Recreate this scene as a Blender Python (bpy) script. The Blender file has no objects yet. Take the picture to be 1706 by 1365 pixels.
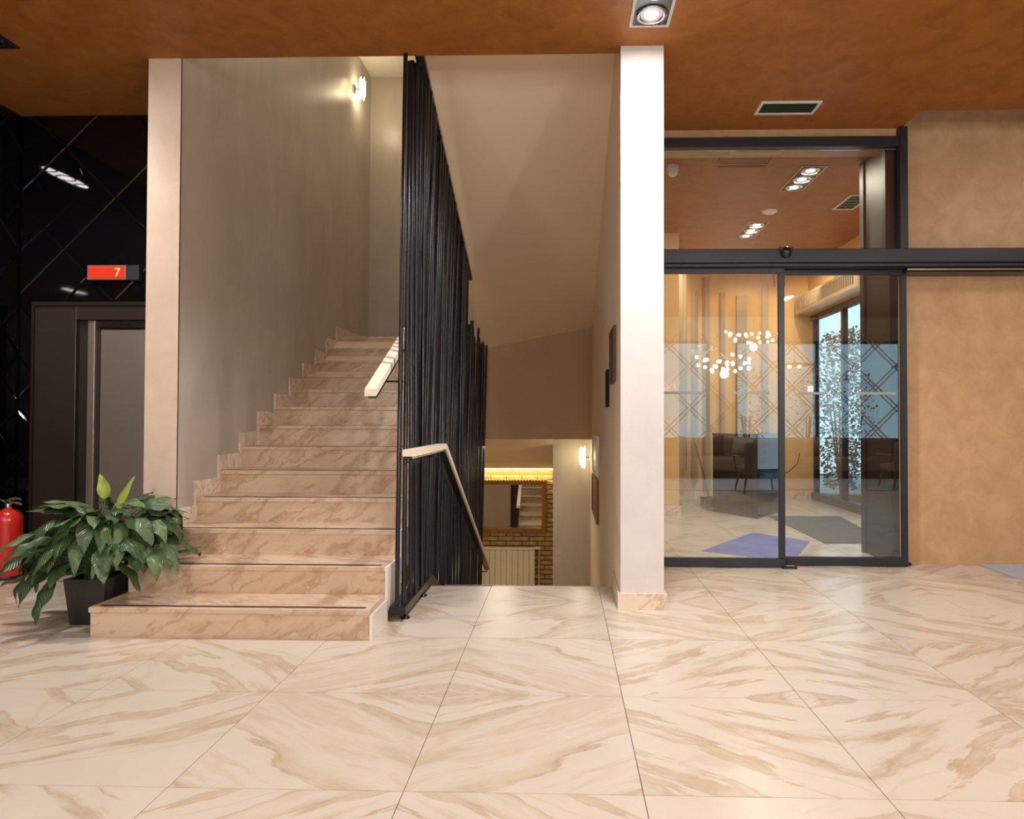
import bpy, math, random
from mathutils import Vector, Matrix
from math import sin, cos, pi, sqrt
random.seed(7)
C = bpy.context.scene.collection
sc = bpy.context.scene

# ------------------------------------------------------------------ camera, world, light, exposure
W_PX, H_PX = 1706.0, 1365.0
F_PX, YAW, PITCH, ROLL, CX, CY = 1121.6, .0261, .0173, .0025, 54.7, .65
fwd = Vector((-sin(YAW)*cos(PITCH), cos(YAW)*cos(PITCH), sin(PITCH)))
rt0 = Vector((cos(YAW), sin(YAW), 0)); up0 = rt0.cross(fwd)
rt = rt0*cos(ROLL)+up0*sin(ROLL); up = -rt0*sin(ROLL)+up0*cos(ROLL)
cam = bpy.data.cameras.new('camera'); cam_o = bpy.data.objects.new('camera', cam); C.objects.link(cam_o)
cam.sensor_fit = 'HORIZONTAL'; cam.sensor_width = 36.0
cam.lens = 36.0*F_PX/W_PX
cam.shift_x = -CX/W_PX; cam.shift_y = CY/W_PX
cam.clip_start = .05; cam.clip_end = 200
Mx = Matrix((rt, up, -fwd)).transposed().to_4x4(); Mx.translation = Vector((0, 0, 1.2))
cam_o.matrix_world = Mx
sc.camera = cam_o
sc.view_settings.view_transform = 'Standard'; sc.view_settings.look = 'None'
sc.view_settings.gamma = 1; sc.view_settings.use_curve_mapping = False
sc.view_settings.exposure = .0
sc.cycles.max_bounces = 9; sc.cycles.diffuse_bounces = 5; sc.cycles.glossy_bounces = 5
sc.cycles.transparent_max_bounces = 16; sc.cycles.transmission_bounces = 4
sc.cycles.caustics_reflective = False; sc.cycles.caustics_refractive = False
sc.cycles.sample_clamp_indirect = 6

w = bpy.data.worlds.new('daylight_sky'); sc.world = w; w.use_nodes = True
bg = w.node_tree.nodes['Background']; bg.inputs[0].default_value = (.62, .86, 1.0, 1); bg.inputs[1].default_value = 2.1

LIGHTS = C
def lamp(kind, name, loc, power, col=(1, .9, .78), size=.2, size_y=None, rot=(0, 0, 0), spot=None, blend=.4, spread=None):
    l = bpy.data.lights.new(name, kind); l.energy = power; l.color = col
    if kind == 'AREA':
        l.shape = 'ELLIPSE' if name.endswith('downlight_lamp') else 'RECTANGLE'; l.size = size; l.size_y = size_y or size
        if spread: l.spread = spread
    else:
        l.shadow_soft_size = size
    if kind == 'SPOT': l.spot_size = spot or 1.6; l.spot_blend = blend
    o = bpy.data.objects.new(name, l); LIGHTS.objects.link(o); o.location = loc; o.rotation_euler = rot
    return o
CEIL = 3.64
WARM = (1, .90, .78)
# the lobby's recessed downlights (the two in view and the rest of the grid behind the camera)
for (x, y, p) in ((.52, 3.74, 20), (-3.68, 3.9, 36), (.52, .9, 29), (-3.4, .9, 36), (4.4, 1.2, 34), (4.6, 3.9, 34),
                  (.52, -1.9, 46), (-3.4, -1.9, 40), (4.4, -1.9, 48)):
    lamp('AREA', 'downlight_lamp', (x, y, CEIL-.012), p, (1, .955, .91), .15, .6)
lamp('SPOT', 'pillar_spot_lamp', (.52, 3.9, CEIL-.02), 380, (.95, .95, 1), .09, spot=2.3, blend=.35)
lamp('SPOT', 'left_spot_lamp', (-3.68, 4.0, CEIL-.02), 140, (1, .94, .88), .03, spot=2.3, blend=.6)
# stair hall
lamp('AREA', 'upper_landing_lamp', (-1.2, 7.6, 5.7), 9, (1, .84, .62), .5, .5)
lamp('POINT', 'upper_sconce_lamp', (-2.42, 8.2, 5.26), 7, (1, .86, .6), .05)
lamp('AREA', 'stair_return_lamp', (-1.7, 5.6, 5.7), 9, (1, .9, .75), .6, .6)
# lower landing
lamp('AREA', 'brick_cove_lamp', (-1.3, 10.575, .452), 20, (1, .74, .36), 2.3, .03)
lamp('POINT', 'lower_sconce_lamp', (.24, 8.75, .74), 5, (1, .85, .5), .04)
lamp('AREA', 'lower_landing_fill', (-.9, 8.2, .9), 14, (1, .86, .62), .6, .4)  # added ambient fill, no fixture hangs here
lamp('POINT', 'lower_hall_fill', (-1.9, 6.0, -.3), 12, (1, .86, .66), .1)  # point fill added to lift the dark wall in the mirror, no fixture
# vestibule behind the sliding doors
for (y, p) in ((6.75, 60), (8.55, 38)):
    lamp('AREA', 'vestibule_downlight_lamp', (2.42, y, CEIL-.012), p, (1, .86, .66), .15, .55)
for (x, y, rz) in ((1.95, 8.9, .35), (2.75, 9.3, -.1), (3.4, 9.3, -.3)):
    lamp('SPOT', 'vestibule_wall_fill', (x, y, CEIL-.03), 70, (1, .82, .55), .05, rot=(math.radians(52), 0, rz), spot=1.25, blend=.8)  # added spots that brighten the curved wall, without fixtures
lamp('AREA', 'vestibule_side_fill', (3.84, 8.4, 1.6), 22, (.85, .94, 1), 3.6, 2.2, rot=(math.radians(90), 0, math.radians(90)))  # area fill added inside the storefront glass to brighten the vestibule

# ------------------------------------------------------------------ material helpers
def srgb(r, g, b):
    f = lambda c: (c/255/12.92) if c/255 <= .04045 else ((c/255+.055)/1.055)**2.4
    return (f(r), f(g), f(b), 1)
def newmat(name):
    m = bpy.data.materials.new(name); m.use_nodes = True
    return m, m.node_tree, m.node_tree.nodes['Principled BSDF']
def plain(name, col, rough=.5, metal=0, emit=None, estr=0, bump=None, spec=.5, coat=0):
    m, t, b = newmat(name)
    b.inputs['Base Color'].default_value = col; b.inputs['Roughness'].default_value = rough
    b.inputs['Metallic'].default_value = metal; b.inputs['Specular IOR Level'].default_value = spec
    b.inputs['Coat Weight'].default_value = coat
    if emit: b.inputs['Emission Color'].default_value = emit; b.inputs['Emission Strength'].default_value = estr
    if bump:
        n = t.nodes.new('ShaderNodeTexNoise'); n.inputs['Scale'].default_value = bump[0]; n.inputs['Detail'].default_value = 4
        g = t.nodes.new('ShaderNodeTexCoord'); t.links.new(g.outputs['Object'], n.inputs['Vector'])
        bu = t.nodes.new('ShaderNodeBump'); bu.inputs['Strength'].default_value = bump[1]; bu.inputs['Distance'].default_value = .01
        t.links.new(n.outputs[0], bu.inputs['Height']); t.links.new(bu.outputs[0], b.inputs['Normal'])
    return m
def mottled(name, c1, c2, scale=2.5, rough=.55, stretch=(1, 1, 1), bump=.08, fine=40, spec=.3, r2=None):
    m, t, b = newmat(name)
    g = t.nodes.new('ShaderNodeTexCoord'); mp = t.nodes.new('ShaderNodeMapping'); mp.inputs['Scale'].default_value = stretch
    t.links.new(g.outputs['Object'], mp.inputs[0])
    n = t.nodes.new('ShaderNodeTexNoise'); n.inputs['Scale'].default_value = scale; n.inputs['Detail'].default_value = 8; n.inputs['Roughness'].default_value = .65
    n.inputs['Distortion'].default_value = .6
    t.links.new(mp.outputs[0], n.inputs['Vector'])
    r = t.nodes.new('ShaderNodeValToRGB'); r.color_ramp.elements[0].position = .33; r.color_ramp.elements[1].position = .68
    r.color_ramp.elements[0].color = c1; r.color_ramp.elements[1].color = c2
    t.links.new(n.outputs[0], r.inputs[0]); t.links.new(r.outputs[0], b.inputs['Base Color'])
    n2 = t.nodes.new('ShaderNodeTexNoise'); n2.inputs['Scale'].default_value = fine; n2.inputs['Detail'].default_value = 5
    t.links.new(g.outputs['Object'], n2.inputs['Vector'])
    bu = t.nodes.new('ShaderNodeBump'); bu.inputs['Strength'].default_value = bump; bu.inputs['Distance'].default_value = .01
    t.links.new(n2.outputs[0], bu.inputs['Height']); t.links.new(bu.outputs[0], b.inputs['Normal'])
    b.inputs['Roughness'].default_value = rough; b.inputs['Specular IOR Level'].default_value = spec
    return m
def marble(name, base, band, deep, rough=.12, coord='UV', scale=1.0, angle=.6):
    m, t, b = newmat(name); N = t.nodes.new; L = t.links.new
    g = N('ShaderNodeTexCoord'); mp = N('ShaderNodeMapping'); mp.inputs['Rotation'].default_value = (0, 0, angle)
    L(g.outputs[coord], mp.inputs[0])
    if coord != 'UV': mp.inputs['Rotation'].default_value = (.7, .35, angle)
    warp = N('ShaderNodeTexNoise'); warp.inputs['Scale'].default_value = 1.3*scale; warp.inputs['Detail'].default_value = 5; warp.inputs['Roughness'].default_value = .6
    L(mp.outputs[0], warp.inputs['Vector'])
    mad = N('ShaderNodeVectorMath'); mad.operation = 'MULTIPLY_ADD'; mad.inputs[1].default_value = (.5, .28, .3)
    L(warp.outputs['Color'], mad.inputs[0]); L(mp.outputs[0], mad.inputs[2])
    st = N('ShaderNodeVectorMath'); st.operation = 'MULTIPLY'; st.inputs[1].default_value = (.55*scale, 3.4*scale, 1.6*scale)
    L(mad.outputs[0], st.inputs[0])
    n = N('ShaderNodeTexNoise'); n.inputs['Scale'].default_value = 1.0; n.inputs['Detail'].default_value = 9; n.inputs['Roughness'].default_value = .6
    L(st.outputs[0], n.inputs['Vector'])
    r = N('ShaderNodeValToRGB'); e = r.color_ramp.elements
    e[0].position = .30; e[0].color = base; e[1].position = .74; e[1].color = base
    for p, c in ((.425, base), (.437, band), (.452, deep), (.49, base), (.545, base), (.552, deep), (.575, band), (.625, base), (.66, band)):
        q = e.new(p); q.color = c
    L(n.outputs[0], r.inputs[0])
    # cloudy fine variation
    n2 = N('ShaderNodeTexNoise'); n2.inputs['Scale'].default_value = 9*scale; n2.inputs['Detail'].default_value = 8; n2.inputs['Roughness'].default_value = .7
    L(mad.outputs[0], n2.inputs['Vector'])
    mr = N('ShaderNodeMapRange'); mr.inputs[1].default_value = .35; mr.inputs[2].default_value = .7; mr.inputs[3].default_value = 0; mr.inputs[4].default_value = .5
    L(n2.outputs[0], mr.inputs[0])
    mx = N('ShaderNodeMix'); mx.data_type = 'RGBA'; L(mr.outputs[0], mx.inputs[0]); L(r.outputs[0], mx.inputs[6]); mx.inputs[7].default_value = tuple(min(1, c*1.12) for c in base[:3])+(1,)
    # thin hair veins
    n3 = N('ShaderNodeTexNoise'); n3.inputs['Scale'].default_value = .9; n3.inputs['Detail'].default_value = 4; n3.inputs['Distortion'].default_value = .8
    st3 = N('ShaderNodeVectorMath'); st3.operation = 'MULTIPLY'; st3.inputs[1].default_value = (1.1*scale, 3.0*scale, 2*scale)
    L(mad.outputs[0], st3.inputs[0]); L(st3.outputs[0], n3.inputs['Vector'])
    sb = N('ShaderNodeMath'); sb.operation = 'SUBTRACT'; sb.inputs[1].default_value = .5; L(n3.outputs[0], sb.inputs[0])
    ab = N('ShaderNodeMath'); ab.operation = 'ABSOLUTE'; L(sb.outputs[0], ab.inputs[0])
    mv = N('ShaderNodeMapRange'); mv.inputs[1].default_value = .003; mv.inputs[2].default_value = .014; mv.inputs[3].default_value = .22; mv.inputs[4].default_value = 0
    L(ab.outputs[0], mv.inputs[0])
    mx2 = N('ShaderNodeMix'); mx2.data_type = 'RGBA'; L(mv.outputs[0], mx2.inputs[0]); L(mx.outputs[2], mx2.inputs[6]); mx2.inputs[7].default_value = deep
    L(mx2.outputs[2], b.inputs['Base Color'])
    b.inputs['Roughness'].default_value = rough; b.inputs['Specular IOR Level'].default_value = .38
    return m
def pane_mat(name, tint=(.93, .96, .95, 1), refl=.085):
    m = bpy.data.materials.new(name); m.use_nodes = True; t = m.node_tree; t.nodes.clear(); N = t.nodes.new; L = t.links.new
    o = N('ShaderNodeOutputMaterial'); mx = N('ShaderNodeMixShader'); tr = N('ShaderNodeBsdfTransparent'); gl = N('ShaderNodeBsdfGlossy')
    tr.inputs[0].default_value = tint; gl.inputs['Roughness'].default_value = 0; gl.inputs[0].default_value = (1, 1, 1, 1)
    lw = N('ShaderNodeLayerWeight'); p = N('ShaderNodeMath'); p.operation = 'POWER'; p.inputs[1].default_value = 5
    ma = N('ShaderNodeMath'); ma.operation = 'MULTIPLY_ADD'; ma.inputs[1].default_value = 1-refl; ma.inputs[2].default_value = refl
    lw.inputs[0].default_value = .5
    L(lw.outputs['Facing'], p.inputs[0]); L(p.outputs[0], ma.inputs[0]); L(ma.outputs[0], mx.inputs[0]); L(tr.outputs[0], mx.inputs[1]); L(gl.outputs[0], mx.inputs[2]); L(mx.outputs[0], o.inputs[0])
    return m
def leafmat(name, c1, c2, rough=.35, trans=.15):
    m, t, b = newmat(name); N = t.nodes.new; L = t.links.new
    g = N('ShaderNodeTexCoord'); oi = N('ShaderNodeObjectInfo')
    sx = N('ShaderNodeSeparateXYZ'); L(g.outputs['UV'], sx.inputs[0])
    # side ribs: chevrons of the uv
    a = N('ShaderNodeMath'); a.operation = 'ABSOLUTE'; s0 = N('ShaderNodeMath'); s0.operation = 'SUBTRACT'; s0.inputs[1].default_value = .5
    L(sx.outputs[0], s0.inputs[0]); L(s0.outputs[0], a.inputs[0])
    m1 = N('ShaderNodeMath'); m1.operation = 'MULTIPLY_ADD'; m1.inputs[1].default_value = -.45; L(a.outputs[0], m1.inputs[0]); L(sx.outputs[1], m1.inputs[2])
    m2 = N('ShaderNodeMath'); m2.operation = 'MULTIPLY'; m2.inputs[1].default_value = 85; L(m1.outputs[0], m2.inputs[0])
    si = N('ShaderNodeMath'); si.operation = 'SINE'; L(m2.outputs[0], si.inputs[0])
    bu = N('ShaderNodeBump'); bu.inputs['Strength'].default_value = .35; bu.inputs['Distance'].default_value = .003
    L(si.outputs[0], bu.inputs['Height']); L(bu.outputs[0], b.inputs['Normal'])
    ad = N('ShaderNodeMath'); ad.operation = 'MULTIPLY_ADD'; ad.inputs[1].default_value = .12; L(si.outputs[0], ad.inputs[0]); L(oi.outputs['Random'], ad.inputs[2])
    mx = N('ShaderNodeMix'); mx.data_type = 'RGBA'; L(ad.outputs[0], mx.inputs[0]); mx.inputs[6].default_value = c1; mx.inputs[7].default_value = c2
    L(mx.outputs[2], b.inputs['Base Color'])
    b.inputs['Roughness'].default_value = rough
    b.inputs['Transmission Weight'].default_value = 0
    b.inputs['Subsurface Weight'].default_value = 0
    return m

M = {}
FB, FD, FT = srgb(203, 192, 177), srgb(191, 175, 153), srgb(178, 156, 129)
M['floor'] = marble('floor_marble', FB, FD, FT, rough=.27, scale=.55)
M['floor_obj'] = marble('floor_marble_plain', FB, FD, FT, rough=.27, coord='Object')
M['step'] = marble('step_marble', srgb(206, 182, 158), srgb(194, 166, 138), srgb(176, 144, 114), rough=.25, coord='Object', scale=1.1, angle=.4)
M['skirt'] = marble('skirting_marble', srgb(226, 210, 192), srgb(208, 186, 160), srgb(190, 162, 132), rough=.25, coord='Object', scale=1.5)
M['side'] = plain('pale_side_stone', srgb(232, 226, 216), .3, bump=(30, .05))
M['grout'] = plain('dark_grout', srgb(120, 98, 76), .8)
M['strip'] = plain('anti_slip_strip', srgb(52, 44, 42), .6)
M['ceil'] = mottled('burnt_orange_plaster', srgb(144, 88, 36), srgb(168, 108, 50), 6, .5, bump=.06, fine=30)
M['orange'] = mottled('ochre_wall_plaster', srgb(182, 144, 106), srgb(202, 164, 124), 5, .42, bump=.08, fine=25)
M['plaster'] = mottled('pearly_taupe_plaster', srgb(176, 166, 154), srgb(192, 182, 170), 2.5, .36, stretch=(1, 1, .45), bump=.1, fine=14, spec=.5)
M['pillar'] = mottled('pale_pillar_plaster', srgb(212, 207, 205), srgb(222, 217, 214), 3, .4, bump=.08, fine=18, spec=.45)
M['pillar_w'] = mottled('warm_pillar_plaster', srgb(212, 190, 170), srgb(224, 202, 184), 4, .4, bump=.08, fine=18, spec=.45)
M['soffit'] = mottled('smooth_beige_paint', srgb(236, 214, 188), srgb(239, 218, 192), 1, .75, bump=.02)
M['white'] = plain('white_paint', srgb(232, 224, 210), .6)
M['black'] = plain('black_powder_coat', srgb(24, 24, 29), .26, bump=None)
M['frame'] = plain('dark_anodised_frame', srgb(42, 43, 50), .35, metal=.2)
M['bglass'] = plain('black_glass_tile', srgb(5, 5, 7), .03, spec=.6)
M['bronze'] = plain('dark_bronze_panel', srgb(58, 48, 44), .28, metal=.5)
M['bronze2'] = plain('dark_brown_wood', srgb(32, 23, 19), .5, spec=.15)
M['steel'] = plain('brushed_steel', srgb(176, 162, 150), .36, metal=.9)
M['chrome'] = plain('chrome', srgb(215, 215, 220), .12, metal=1)
M['rail'] = plain('cream_handrail', srgb(238, 226, 204), .35)
M['glass'] = pane_mat('clear_door_glass')
M['glass2'] = pane_mat('storefront_glass', (.86, .94, .96, 1), .05)
M['frost'] = plain('frosted_band', srgb(150, 148, 142), .6)
M['lampglow'] = plain('lit_lamp_lens', (1, 1, 1, 1), .3, emit=(1, .93, .84, 1), estr=30)
M['bulb'] = plain('warm_bulb', (1, 1, 1, 1), .3, emit=(1, .85, .6, 1), estr=22)
M['shard'] = plain('lit_glass_shard', (1, .95, .8, 1), .1, emit=(1, .86, .55, 1), estr=7)
M['led'] = plain('led_strip', (1, 1, 1, 1), .3, emit=(1, .82, .42, 1), estr=9)
M['display'] = plain('lift_display_red', srgb(150, 30, 18), .2, emit=srgb(206, 58, 36), estr=.62)
M['digit'] = plain('lift_display_digit', srgb(255, 150, 90), .3, emit=srgb(255, 165, 95), estr=1.1)
M['greenleaf'] = leafmat('peace_lily_leaf', srgb(40, 66, 34), srgb(96, 120, 74))
M['limeleaf'] = leafmat('young_lime_leaf', srgb(150, 172, 66), srgb(178, 192, 92), .4)
M['stem'] = plain('leaf_stem_green', srgb(60, 104, 48), .5)
M['soil'] = plain('dark_soil', srgb(40, 28, 20), .95, bump=(60, .8))
M['pot'] = plain('charcoal_planter', srgb(46, 42, 44), .35)
M['red'] = plain('extinguisher_red', srgb(196, 34, 22), .25, coat=.5)
M['brick'] = mottled('golden_brick', srgb(148, 122, 78), srgb(190, 160, 106), 9, .6, bump=.6, fine=30)
M['mortar'] = plain('brick_mortar', srgb(104, 82, 46), .9)
M['goldframe'] = mottled('antique_gold_frame', srgb(118, 82, 34), srgb(168, 124, 60), 30, .35, bump=.2)
M['mirror'] = plain('mirror_glass', (.9, .9, .9, 1), .01, metal=1)
M['radiator'] = plain('radiator_enamel', srgb(222, 214, 190), .35)
M['blueFloor'] = mottled('blue_floor_mat', srgb(78, 88, 176), srgb(112, 124, 200), 5, .35, bump=.03)
M['greymat'] = plain('grey_entrance_mat', srgb(98, 96, 96), .95, bump=(250, .6))
M['palemat'] = plain('pale_grey_mat', srgb(176, 182, 194), .9, bump=(200, .6))
M['gloss_black'] = plain('black_lacquer', srgb(16, 17, 22), .04, spec=.7)
M['tan'] = mottled('vestibule_ochre_wall', srgb(222, 178, 120), srgb(232, 192, 136), 1.4, .5, bump=.05)
M['slat'] = plain('taupe_wall_slat', srgb(176, 156, 132), .5)
M['cream'] = plain('cream_enamel', srgb(224, 206, 178), .4)
M['dark'] = plain('dark_void', srgb(22, 20, 20), .8)
M['green_grille'] = plain('green_grille', srgb(36, 92, 62), .5)
M['sofa'] = plain('brown_sofa_fabric', srgb(112, 86, 76), .9, bump=(150, .4))
M['cush_l'] = plain('silver_cushion_fabric', srgb(150, 140, 132), .7, bump=(90, .3))
M['cush_d'] = plain('dark_cushion_fabric', srgb(56, 46, 46), .8, bump=(90, .3))
M['carpet'] = plain('pale_blue_grey_carpet', srgb(150, 160, 172), .95, bump=(200, .5))
M['teal'] = plain('dark_teal_velvet', srgb(34, 58, 70), .7)
M['wood'] = mottled('walnut_wood', srgb(92, 54, 34), srgb(120, 74, 46), 6, .4, stretch=(1, 1, 8))
M['hedge'] = plain('outdoor_leaf', srgb(34, 70, 52), .5)
M['hedge2'] = plain('outdoor_leaf_light', srgb(84, 124, 96), .5)
M['flower'] = plain('magenta_flower', srgb(190, 60, 170), .5)
M['stonewall'] = mottled('outdoor_pale_render', srgb(82, 112, 126), srgb(110, 138, 150), 3, .8)
M['terrace'] = plain('terrace_paving', srgb(150, 160, 164), .8)
M['plastic_w'] = plain('white_plastic', srgb(226, 226, 224), .4)
M['straw'] = plain('yellow_bristles', srgb(190, 150, 50), .9)
M['bluep'] = plain('blue_plastic', srgb(52, 48, 120), .4)
M['curtain'] = plain('pale_curtain', srgb(196, 200, 204), .9)

# ------------------------------------------------------------------ geometry helpers
def wloc(o):
    v = Vector((0, 0, 0))
    while o is not None: v += o.location; o = o.parent
    return v
class MB:
    def __init__(s): s.v = []; s.f = []; s.uv = None; s.sm = []
    def add(s, vs, fs, smooth=False):
        n = len(s.v); s.v += [Vector(v) for v in vs]; s.f += [[i+n for i in f] for f in fs]; s.sm += [smooth]*len(fs); return s
    def box(s, x0, x1, y0, y1, z0, z1, b=0):
        if b <= 0:
            vs = [(x, y, z) for z in (z0, z1) for y in (y0, y1) for x in (x0, x1)]
            return s.add(vs, [(0, 2, 3, 1), (4, 5, 7, 6), (0, 1, 5, 4), (2, 6, 7, 3), (0, 4, 6, 2), (1, 3, 7, 5)])
        # bevelled box
        P = []; idx = {}
        for ix, (x, sx) in enumerate(((x0, 1), (x1, -1))):
            for iy, (y, sy) in enumerate(((y0, 1), (y1, -1))):
                for iz, (z, sz) in enumerate(((z0, 1), (z1, -1))):
                    idx[(ix, iy, iz, 'x')] = len(P); P.append((x, y+sy*b, z+sz*b))
                    idx[(ix, iy, iz, 'y')] = len(P); P.append((x+sx*b, y, z+sz*b))
                    idx[(ix, iy, iz, 'z')] = len(P); P.append((x+sx*b, y+sy*b, z))
        F = []
        g = lambda a, b_, c, k: idx[(a, b_, c, k)]
        for a in (0, 1):
            q = [(0, 0), (1, 0), (1, 1), (0, 1)]
            F.append([g(a, i, j, 'x') for i, j in q]); F.append([g(i, a, j, 'y') for i, j in q]); F.append([g(i, j, a, 'z') for i, j in q])
        for a in (0, 1):
            for c in (0, 1):
                F.append([g(0, a, c, 'y'), g(1, a, c, 'y'), g(1, a, c, 'z'), g(0, a, c, 'z')])
                F.append([g(a, 0, c, 'x'), g(a, 1, c, 'x'), g(a, 1, c, 'z'), g(a, 0, c, 'z')])
                F.append([g(a, c, 0, 'x'), g(a, c, 1, 'x'), g(a, c, 1, 'y'), g(a, c, 0, 'y')])
        for a in (0, 1):
            for c in (0, 1):
                for d in (0, 1): F.append([g(a, c, d, 'x'), g(a, c, d, 'y'), g(a, c, d, 'z')])
        # orient outwards
        cen = Vector(((x0+x1)/2, (y0+y1)/2, (z0+z1)/2)); out = []
        for f in F:
            p = [Vector(P[i]) for i in f]; n = (p[1]-p[0]).cross(p[2]-p[0])
            m_ = sum(p, Vector())/len(p)
            out.append(f if n.dot(m_-cen) > 0 else f[::-1])
        return s.add(P, out)
    def prism(s, poly, axis, a, b):
        # poly: 2D outline; axis 'x','y','z' = extrusion axis
        def mk(p, t):
            return {'x': (t, p[0], p[1]), 'y': (p[0], t, p[1]), 'z': (p[0], p[1], t)}[axis]
        n = len(poly); vs = [mk(p, a) for p in poly]+[mk(p, b) for p in poly]
        fs = [list(range(n))[::-1], list(range(n, 2*n))]+[[i, (i+1) % n, n+(i+1) % n, n+i] for i in range(n)]
        ar = sum(poly[i][0]*poly[(i+1) % n][1]-poly[(i+1) % n][0]*poly[i][1] for i in range(n))
        flip = (ar < 0) ^ (axis == 'y') ^ (b < a)
        if flip: fs = [f[::-1] for f in fs]
        return s.add(vs, fs)
    def tube(s, pts, r, n=10, caps=True, r2=None):
        pts = [Vector(p) for p in pts]; rings = []; m = len(pts); up_ = None
        for i, p in enumerate(pts):
            d = (pts[min(i+1, m-1)]-pts[max(i-1, 0)]).normalized()
            if up_ is None: up_ = Vector((0, 0, 1)) if abs(d.z) < .9 else Vector((1, 0, 0))
            a = d.cross(up_).normalized(); b = a.cross(d).normalized(); up_ = b
            rr = r if r2 is None else r+(r2-r)*i/(m-1)
            if isinstance(r, (list, tuple)): rr = r[i]
            rings.append([p+a*cos(2*pi*k/n)*rr+b*sin(2*pi*k/n)*rr for k in range(n)])
        vs = [v for q in rings for v in q]; fs = []
        for i in range(m-1):
            for k in range(n):
                k2 = (k+1) % n; fs.append([i*n+k, i*n+k2, (i+1)*n+k2, (i+1)*n+k])
        s.add(vs, fs, True)
        if caps:
            s.add(rings[0], [list(range(n))[::-1]]); s.add(rings[-1], [list(range(n))])
        return s
    def lathe(s, prof, c, n=24, smooth=True):
        vs = [(c[0]+r*cos(2*pi*k/n), c[1]+r*sin(2*pi*k/n), c[2]+z) for r, z in prof for k in range(n)]
        fs = [[i*n+k, i*n+(k+1) % n, (i+1)*n+(k+1) % n, (i+1)*n+k] for i in range(len(prof)-1) for k in range(n)]
        s.add(vs, fs, smooth)
        if prof[0][0] > 1e-4: s.add([vs[k] for k in range(n)], [list(range(n))[::-1]])
        if prof[-1][0] > 1e-4: s.add([vs[(len(prof)-1)*n+k] for k in range(n)], [list(range(n))])
        return s
    def sphere(s, c, r, n=12, m=8, sz=1):
        return s.lathe([(r*sin(pi*i/m)+1e-5, -r*cos(pi*i/m)*sz) for i in range(m+1)], c, n)
    def build(s, name, mat, parent=None, loc=None):
        off = wloc(parent) if parent else (Vector(loc) if loc is not None else Vector())
        me = bpy.data.meshes.new(name)
        me.from_pydata([tuple(v-off) for v in s.v], [], s.f)
        if s.uv:
            ul = me.uv_layers.new(name='UVMap'); k = 0
            for poly in me.polygons:
                for vi in poly.vertices: ul.data[k].uv = s.uv[vi]; k += 1
        me.polygons.foreach_set('use_smooth', s.sm)
        me.materials.append(M[mat] if isinstance(mat, str) else mat)
        o = bpy.data.objects.new(name, me); C.objects.link(o)
        if parent: o.parent = parent
        elif loc is not None: o.location = loc
        return o
def tag(o, label=None, cat=None, group=None, kind=None):
    if label: o['label'] = label
    if cat: o['category'] = cat
    if group: o['group'] = group
    if kind: o['kind'] = kind
    return o
def thing(name, label, cat, loc, group=None):
    o = bpy.data.objects.new(name, None); C.objects.link(o); o.location = loc; o.empty_display_size = .1
    return tag(o, label, cat, group)
def BX(name, mat, x0, x1, y0, y1, z0, z1, parent=None, b=0, loc=None):
    return MB().box(x0, x1, y0, y1, z0, z1, b).build(name, mat, parent, loc)
def struct(name, mb, mat, label=None, cat=None, loc=None):
    o = mb.build(name, mat, None, loc); o['kind'] = 'structure'
    if label: o['label'] = label
    if cat: o['category'] = cat
    return o
def copy_tree(o, loc=None, parent=None):
    c = o.copy(); C.objects.link(c)
    if parent: c.parent = parent
    if loc is not None: c.location = loc
    for ch in list(o.children): copy_tree(ch, None, c)
    return c

XW, XR = -2.57, .375          # faces of the two stair walls
R_, T_ = .166, .324           # riser, tread
Y1 = 3.674                    # first nosing
WELL_Y = 4.93                 # edge of the opening to the lower flight
XL = -4.34                    # black wall
YB = 5.25                     # wall with the lift
DY = 5.62                     # sliding door plane
GX, GY, GS = .2636, 2.191, .776  # tile grid

# ------------------------------------------------------------------ floor
fl = MB()
for (a, b, c, d) in ((-4.6, 8.2, -4.6, WELL_Y), (-4.6, XW-.24, WELL_Y, 5.5), (XR+.02, 8.2, WELL_Y, 11.6)):
    fl.box(a, b, c, d, -.12, -.004)
floor = struct('floor', fl, 'grout', 'beige book-matched marble floor laid in large square tiles', 'floor')
plainf = MB().box(-4.6, 8.2, -4.6, GY-2*GS-.002, -.004, 0)
plainf.build('floor_slab', 'floor_obj', floor)
well = (-.93, XR+.02, WELL_Y, 12)
def rect_sub(r, h):
    x0, x1, y0, y1 = r; a0, a1, b0, b1 = h
    if a0 >= x1 or a1 <= x0 or b0 >= y1 or b1 <= y0: return [r]
    out = []
    if b0 > y0: out.append((x0, x1, y0, b0))
    if b1 < y1: out.append((x0, x1, b1, y1))
    m0, m1 = max(y0, b0), min(y1, b1)
    if a0 > x0: out.append((x0, a0, m0, m1))
    if a1 < x1: out.append((a1, x1, m0, m1))
    return out
def tri_h(i): return i % 2
rnd_block = {}
g = .0016
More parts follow.
